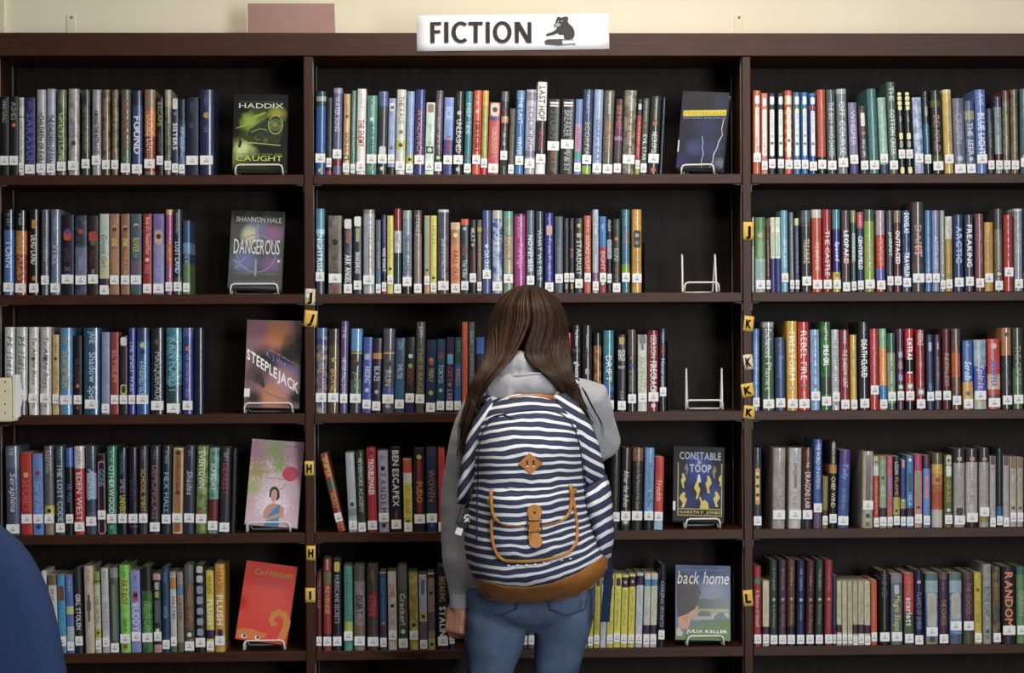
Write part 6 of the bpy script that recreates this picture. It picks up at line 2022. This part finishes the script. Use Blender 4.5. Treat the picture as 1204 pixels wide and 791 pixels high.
def wing(name, pts, y0, thick, dirv, origin, freq=PERIOD):
    """Padded striped side piece: outline in picture points, bulging towards the room."""
    cx = sum(p[0] for p in pts) / len(pts)
    cy = sum(p[1] for p in pts) / len(pts)
    mb = MB()
    dense = []
    for i in range(len(pts)):
        a_, b_ = pts[i], pts[(i + 1) % len(pts)]
        for k_ in range(4):
            dense.append((a_[0] + (b_[0] - a_[0]) * k_ / 4, a_[1] + (b_[1] - a_[1]) * k_ / 4))
    n = len(dense)
    vs, aa = [], []
    lev = [(1.0, 0.0), (0.97, 0.45), (0.86, 0.78), (0.6, 0.95), (0.3, 1.0)]
    for f_, d_ in lev:
        for x, y in dense:
            xx, yy = cx + (x - cx) * f_, cy + (y - cy) * f_
            vs.append(B_(P(xx, yy, y0 - thick * d_)))
            aa.append(((xx - origin[0]) * dirv[0] + (yy - origin[1]) * dirv[1]) / freq + 0.15 * mnoise.noise(Vector((xx * .06, yy * .06, 2))))
    vs.append(B_(P(cx, cy, y0 - thick)))
    aa.append(((cx - origin[0]) * dirv[0] + (cy - origin[1]) * dirv[1]) / freq)
    m = len(lev)
    fs = [(l_ * n + i, (l_ + 1) * n + i, (l_ + 1) * n + (i + 1) % n, l_ * n + (i + 1) % n) for l_ in range(m - 1) for i in range(n)]
    fs += [((m - 1) * n + i, m * n, (m - 1) * n + (i + 1) % n) for i in range(n)]
    fs.append(tuple(range(n)))
    mb.add(vs, fs, (1, 1, 1, 1), None, True, aa)
    return mb.build(name, M['stripes'], bp, attr='stripe', colours=False)


# left wing, right wing and right side pocket carry their stripes on the slant
wing('side_panel', [(577, 467), (566, 479), (556, 496), (548, 518), (542, 548), (537.5, 580), (536.5, 592), (552, 594), (558, 575), (562, 545), (566, 515), (574, 490), (580, 474)], YB - .012, 0.06, (0.80, 0.6), (540, 500), 11.5)
wing('side_panel', [(650, 464), (664, 462), (678, 473), (692, 493), (703, 518), (710, 545), (713, 566), (704, 572), (690, 572), (682, 545), (674, 515), (664, 490)], YB - .012, 0.07, (-0.5, 0.86), (650, 470), 11)
wing('side_pocket', [(686, 573), (698, 566), (713, 557), (718, 572), (721, 600), (722.5, 632), (718.5, 656), (708, 663), (701, 645), (692, 610), (686, 590)], YB - .02, 0.10, (0.5, 0.86), (690, 560), 12.5)

# front pocket with rolled leather binding and a buckled flap
PKO = [(577.5, 611), (578.5, 632), (583, 649), (590, 657), (600, 659.5), (625, 659.5), (648, 656.5), (664, 651.5), (673, 645), (678, 635), (678.5, 620), (676, 600), (672.5, 578)]


def pk_edges(y):
    return interp([(574, 577, 671.5), (600, 577, 676), (620, 577.5, 678.5), (636, 579.5, 677.5), (648, 583.5, 672), (655, 590, 655), (659.5, 602, 628)], y, 1), interp([(574, 577, 671.5), (600, 577, 676), (620, 577.5, 678.5), (636, 579.5, 677.5), (648, 583.5, 672), (655, 590, 655), (659.5, 602, 628)], y, 2)


def pillow(h):
    return lambda i, j: 0.002 + h * (max(0.0, 1 - abs(2 * i - 1) ** 6)) * (max(0.0, 1 - abs(2 * j - 1) ** 6))


mb = MB()
g = []
for j in range(37):
    y = 574 + 85.5 * j / 36
    a_, b_ = pk_edges(y)
    g.append([(a_ + (b_ - a_) * i / 36, y) for i in range(37)])
sheet_patch(mb, g, pillow(0.016), at=lambda x, y: stripe(x, y) + 0.35)
mb.build('front_pocket', M['stripes'], bp, attr='stripe', colours=False)


def fl_low(x):
    return interp([(577, 600, 0), (581, 609, 0), (588, 614.5, 0), (600, 617, 0), (625, 618.5, 0), (645, 616, 0), (660, 611, 0), (668, 605, 0), (671.5, 596, 0)], x, 1)


mb = MB()
g = []
for j in range(17):
    row = []
    for i in range(37):
        x = 577.5 + (671 - 577.5) * i / 36
        y0 = 575.5 - (x - 577) * 0.04
        row.append((x, y0 + (fl_low(x) - y0) * j / 16))
    g.append(row)
sheet_patch(mb, g, lambda i, j: 0.006 + 0.016 * max(0, 1 - abs(2 * i - 1) ** 8) * min(1, j * 3), at=lambda x, y: stripe(x, y) + 0.1)
mb.build('pocket_flap', M['stripes'], bp, attr='stripe', colours=False)
mb = MB()
mb.tube([B_(S(x, y, 0.0075)) for x, y in catmull([Vector((a_, b_)) for a_, b_ in PKO], 4)], 0.0042, 8)
mb.build('pocket_binding', M['leather_edge'], bp, colours=False)
FLO = [(577.3, 578), (577.6, 592), (579.5, 604), (585, 612), (595, 616.5), (612, 618), (632, 618), (648, 615.6), (661, 611), (668, 605), (671, 597), (671.6, 585), (670.8, 571)]
mb = MB()
mb.tube([B_(S(x, y, 0.016 if 0 < i < 48 else 0.012)) for i, (x, y) in enumerate(catmull([Vector((a_, b_)) for a_, b_ in FLO], 4))], 0.0045, 8)
mb.build('flap_binding', M['leather_edge'], bp, colours=False)
mb = MB()
for i in range(8):                                       # white stitches peeping out under the pocket
    x = 598 + i * 10.4
    y = 664 - max(0, (x - 622)) * 0.15 + max(0, (618 - x)) * 0.02
    q = B_(S(x, y, 0.006))
    mb.box(q.x - .0028, q.x + .0028, q.y - .0008, q.y + .003, q.z - .0012, q.z + .0012)
st = mb.build('stitches', M['sign'], bp, colours=False)
st['kind'] = 'stuff'


def plate(name, pts, off, thick, m, dirs=None):
    """Small flat piece lying on the pack's front."""
    cx, cy = sum(p[0] for p in pts) / len(pts), sum(p[1] for p in pts) / len(pts)
    mb = MB()
    n = len(pts)
    vs = [B_(S(x, y, off + thick)) for x, y in pts] + [B_(S(x, y, off - 0.003)) for x, y in pts] + [B_(S(cx, cy, off + thick))]
    fs = [(i, (i + 1) % n, 2 * n) for i in range(n)] + [(i, n + i, n + (i + 1) % n, (i + 1) % n) for i in range(n)]
    fs = [tuple(reversed(f_)) for f_ in fs]
    mb.add(vs, fs)
    return mb.build(name, m, bp, colours=False)


def rnd(cx, cy, rx, ry, a0, a1, n=10):
    return [(cx + rx * math.cos(a0 + (a1 - a0) * i / n), cy + ry * math.sin(a0 + (a1 - a0) * i / n)) for i in range(n + 1)]


plate('diamond_patch', [(622.6, 532.4), (630.8, 539), (638.4, 544.4), (631, 550.8), (624.4, 557.4), (617, 551.4), (609.2, 545.2), (616, 538.6)], 0.003, 0.0025, M['leather'])
for x in (620, 627.6):
    plate('patch_slit', [(x - 1, 541), (x + .9, 541.2), (x + .9, 547), (x - .9, 547)], 0.0058, 0.0006, M['black_metal'])
    plate('patch_cord', [(x - .6, 547), (x + 1.1, 547), (x + 1.1, 549), (x - .6, 549)], 0.006, 0.0007, M['sign'])
plate('buckle_strap', rnd(628.5, 602, 9, 9, PI, 2 * PI) + [(636, 606), (634.6, 612), (634.6, 631), (637.6, 634)] + rnd(629.8, 636.5, 8, 7.6, 0, PI) + [(621.4, 632), (622.6, 612), (621, 606)], 0.024, 0.003, M['leather'])
plate('strap_loop', [(621.6, 622.5), (636, 622), (636, 625.8), (621.6, 626.4)], 0.0275, 0.002, M['leather_edge'])
mb = MB()
mb.tube([B_(S(x, y, 0.0295)) for x, y in [(620.4, 612.4), (636.8, 611.8), (637, 622.2), (636.2, 625), (621, 625.6), (620.2, 622), (620.4, 612.4)]], 0.0016, 8)
mb.build('buckle', M['brass'], bp, colours=False)
mb = MB()
q = B_(S(628.6, 602.4, 0.0275))
mb.ball(q, .0032, .0018, .0032, 10, 6)
mb.build('rivet', M['brass'], bp, colours=False)
plate('side_tab', [(572.4, 587), (577, 587.4), (577, 592), (572.4, 591.6)], 0.004, 0.002, M['leather_edge'])
plate('side_tab', [(672, 574), (678, 573.4), (678.6, 580), (672.4, 580.6)], 0.004, 0.002, M['leather_edge'])
mb = MB()
mb.tube([P(555, 581, YB - .085) - BO, P(558.5, 592, YB - .089) - BO, P(561, 602, YB - .085) - BO], .0055, 8, flat=.5)
mb.build('compression_tab', M['leather_edge'], bp, colours=False)

# seam around the front panel, zip slit near the top
mb = MB()
mb.tube([B_(S(x, y, 0.0012)) for x, y in catmull([Vector(q_) for q_ in [(560.5, 640), (561, 600), (562, 560), (563, 530), (568, 508), (578, 494), (594, 486.5), (615, 483), (640, 482), (658, 486), (670, 496), (678, 512), (683, 535), (685, 560), (690, 590)]], 4)], 0.0022, 6)
mb.build('panel_seam', M['navy_web'], bp, colours=False)
mb = MB()
mb.tube([B_(S(x, y, 0.001)) for x, y in catmull([Vector(q_) for q_ in [(574, 493.5), (583, 489), (592, 488), (598, 490), (604, 493)]], 4)], 0.0019, 6)
mb.build('zip', M['black_metal'], bp, colours=False)

# carrying handle, shoulder straps, hanging webbing
mb = MB()
mb.tube([B_(P(x, y, d)) for x, y, d in ((594, 476, YB - .045), (601, 469, YB - .06), (616, 465.5, YB - .066), (634, 465.5, YB - .066), (647, 467.5, YB - .06), (653, 472, YB - .045))], .0098, 8, flat=.45)
mb.build('carry_handle', M['leather'], bp, colours=False)
for pts in ([(588, 486, YB - .008), (579, 466, YB + .012), (572, 458, YB + .05), (569, 449, YB + .11), (571, 456, YB + .20), (575, 474, YB + .265), (573, 520, YB + .285), (566, 570, YB + .27), (556, 615, YB + .21), (556, 648, YB + .06), (562, 660, YB - .005)],
            [(656, 482, YB - .008), (663, 462, YB + .012), (670, 455, YB + .05), (673, 443, YB + .11), (672, 451, YB + .20), (667, 470, YB + .265), (668, 520, YB + .285), (676, 570, YB + .27), (688, 615, YB + .21), (692, 645, YB + .06), (688, 657, YB - .005)]):
    c = catmull([B_(P(x, y, d)) for x, y, d in pts], 5)
    mb = MB()
    mb.tube(c, .02, 10, flat=.2, up=(0, -1, 0.3), attr=[i * 0.35 for i in range(len(c)) for _ in range(10)] + [0, 0])
    mb.build('shoulder_strap', M['stripes'], bp, attr='stripe', colours=False)
for pts in ([(662, 447), (667, 441), (672, 440), (676, 443)],):
    mb = MB()
    mb.tube([B_(P(x, y, YB + .03)) for x, y in pts], .0035, 8)
    mb.build('strap_adjuster', M['steel'], bp, colours=False)
mb = MB()
web = [(714.5, 655), (715.5, 672), (714.5, 692), (712.5, 712), (711.4, 731)]
vs = []
for x, y in web:
    for sx in (-1, 1):
        for dy_ in (-.0009, .0009):
            vs.append(B_(P(x + sx * (4.2 if y < 660 else 5.4), y, YB - .008 + dy_)))
fs = []
for i in range(len(web) - 1):
    a_ = i * 4
    fs += [(a_, a_ + 4, a_ + 6, a_ + 2), (a_ + 1, a_ + 3, a_ + 7, a_ + 5), (a_, a_ + 1, a_ + 5, a_ + 4), (a_ + 2, a_ + 6, a_ + 7, a_ + 3)]
e = len(vs) - 4
fs += [(0, 2, 3, 1), (e, e + 1, e + 3, e + 2)]
mb.add(vs, fs)
mb.build('webbing_tail', M['navy_web'], bp, colours=False)

# black key tag hanging from the left side
tg = thing('key_tag', 'black key tag with white paw print, hanging at the left of the backpack', 'key tag', P(546, 594, YB - .09))
TO = Vector(tg.location)


def quad_block(name, pts, y, th, m):
    mb = MB()
    q = [P(a_, b_, y) - TO for a_, b_ in pts]
    y_ = y - TO.y
    mb.prism([(p.x, p.z) for p in q], y_ - th, y_, )
    return bevel(mb.build(name, m, tg, colours=False), .0015, 2)


quad_block('pouch', [(536, 616), (541.5, 595.5), (553.5, 599), (556, 603), (550, 622), (543.5, 619)], YB - .092, .012, M['black_metal'])
quad_block('side_flap', [(537.4, 613.4), (541, 600), (545.4, 597.6), (546, 600), (541.5, 614.5)], YB - .1045, .003, two_tone('dark_grey_mesh', '3a3c40', '4c4e52', 200, 0.7, 0.3))
quad_block('white_stub', [(534.4, 626.6), (537, 619), (544.6, 621.4), (542, 629.6)], YB - .09, .014, M['sign'])
mb = MB()
mb.tube([P(x, y, YB - .095) - TO for x, y in ((548, 598), (552, 584), (557, 572))], .0035, 8, flat=.5)
mb.build('tether', M['black_metal'], tg, colours=False)
pm = [(549.4, 610.6, 1.9, 2.4)] + [(549.6 + 3.4 * math.cos(a_), 609.6 + 4.4 * math.sin(a_), 1.15, 1.4) for a_ in (-2.9, -2.2, -1.5, -.8, -.1, 2.4, .8)]
for x, y, rx, ry in pm:
    mb = MB()
    q = P(x, y, YB - .1044) - TO
    mb.add([(q.x + rx * .00195 * math.cos(i * PI / 6), q.y, q.z + ry * .00195 * math.sin(i * PI / 6)) for i in range(12)], [tuple(range(12))])
    mb.build('paw_print', M['sign'], tg, colours=False)

# ---------------------------------------------------------------- blue chair, lower left
M['blue_fabric'] = two_tone('royal_blue_upholstery', '24345a', '2e4068', 300, 0.8, 0.25, bumps=(500, 0.3, 0.001))
YC = -1.35
ch = thing('office_chair', 'blue upholstered high-back chair at the lower left, in front of the bookcase', 'chair', (P(-52, 700, YC).x, YC + .22, 0.0), (0, 0, 0))
CO = Vector(ch.location)
hp = [(0, 620), (10, 628), (21, 638), (32, 651.5), (43, 670), (52, 690), (60, 714), (68, 748), (75, 785), (80, 830), (80, 900), (70, 950), (50, 975), (10, 985), (-52, 987)]
tp = [(-52, 598), (-30, 602), (-14, 610)]
right = tp + hp
outl = [(P(x, y, YC).x - CO.x, P(x, y, YC).z) for x, y in right]
outl = outl + [(-x, z) for x, z in outl[::-1][1:-1]]
outl = outl[::-1]
n = len(outl)
cz = sum(p[1] for p in outl) / n
mb = MB()
vs = []
lev = ((1.0, 0.0), (0.985, -.02), (0.93, -.036), (0.75, -.046), (0.4, -.05))
for f_, d_ in ((1.0, .03), (0.97, .045)):
    pass
allv = [(f_, d_) for f_, d_ in lev]
for f_, d_ in allv:
    for x, z in outl:
        vs.append((x * f_, -.22 + d_, cz + (z - cz) * f_))
for f_, d_ in ((1.0, .028), (0.97, .04), (0.6, .046)):
    for x, z in outl:
        vs.append((x * f_, -.22 + d_, cz + (z - cz) * f_))
vs += [(0, -.22 - .05, cz), (0, -.22 + .046, cz)]
nl = len(lev)
fs = []
for l_ in range(nl - 1):
    fs += [(l_ * n + i, l_ * n + (i + 1) % n, (l_ + 1) * n + (i + 1) % n, (l_ + 1) * n + i) for i in range(n)]
fs += [((nl - 1) * n + i, (nl - 1) * n + (i + 1) % n, len(vs) - 2) for i in range(n)]
fs += [((i + 1) % n, i, nl * n + i, nl * n + (i + 1) % n) for i in range(n)]
for l_ in range(nl, nl + 2):
    fs += [(l_ * n + (i + 1) % n, l_ * n + i, (l_ + 1) * n + i, (l_ + 1) * n + (i + 1) % n) for i in range(n)]
fs += [((nl + 2) * n + (i + 1) % n, (nl + 2) * n + i, len(vs) - 1) for i in range(n)]
mb.add(vs, fs, smooth=True)
mb.build('backrest', M['blue_fabric'], ch, colours=False)
mb = MB()
mb.loft([((0, .03, z), rx, ry) for z, rx, ry in ((.43, .2, .2), (.44, .23, .225), (.475, .245, .235), (.505, .235, .225), (.515, .19, .18))], 32, power=3.2)
mb.build('seat', M['blue_fabric'], ch, colours=False)
mb = MB()
mb.tube([(0, -.212, .72), (0, -.205, .5), (0, -.15, .415), (0, 0, .412)], .022, 10, flat=.6)
mb.build('back_bracket', M['black_metal'], ch, colours=False)
mb = MB()
mb.tube([(0, 0, .1), (0, 0, .26)], .03, 14)
mb.tube([(0, 0, .26), (0, 0, .429)], .019, 14)
mb.build('column', M['black_metal'], ch, colours=False)
for i in range(5):
    an = i * 2 * PI / 5 + .3
    d_ = Vector((math.cos(an), math.sin(an), 0))
    mb = MB()
    mb.tube([d_ * .02 + Vector((0, 0, .105)), d_ * .15 + Vector((0, 0, .095)), d_ * .29 + Vector((0, 0, .075))], [.024, .02, .015], 10, flat=.8)
    leg = mb.build('leg', M['black_metal'], ch, colours=False)
    mb = MB()
    s_ = Vector((-d_.y, d_.x, 0))
    for q in (-1, 1):
        mb.tube([d_ * .29 + s_ * q * .006 + Vector((0, 0, .0275)), d_ * .29 + s_ * q * .022 + Vector((0, 0, .0275))], .027, 14)
    mb.tube([d_ * .29 + Vector((0, 0, .076)), d_ * .29 + Vector((0, 0, .03))], .006, 8)
    mb.build('castor', M['black_metal'], leg, colours=False)
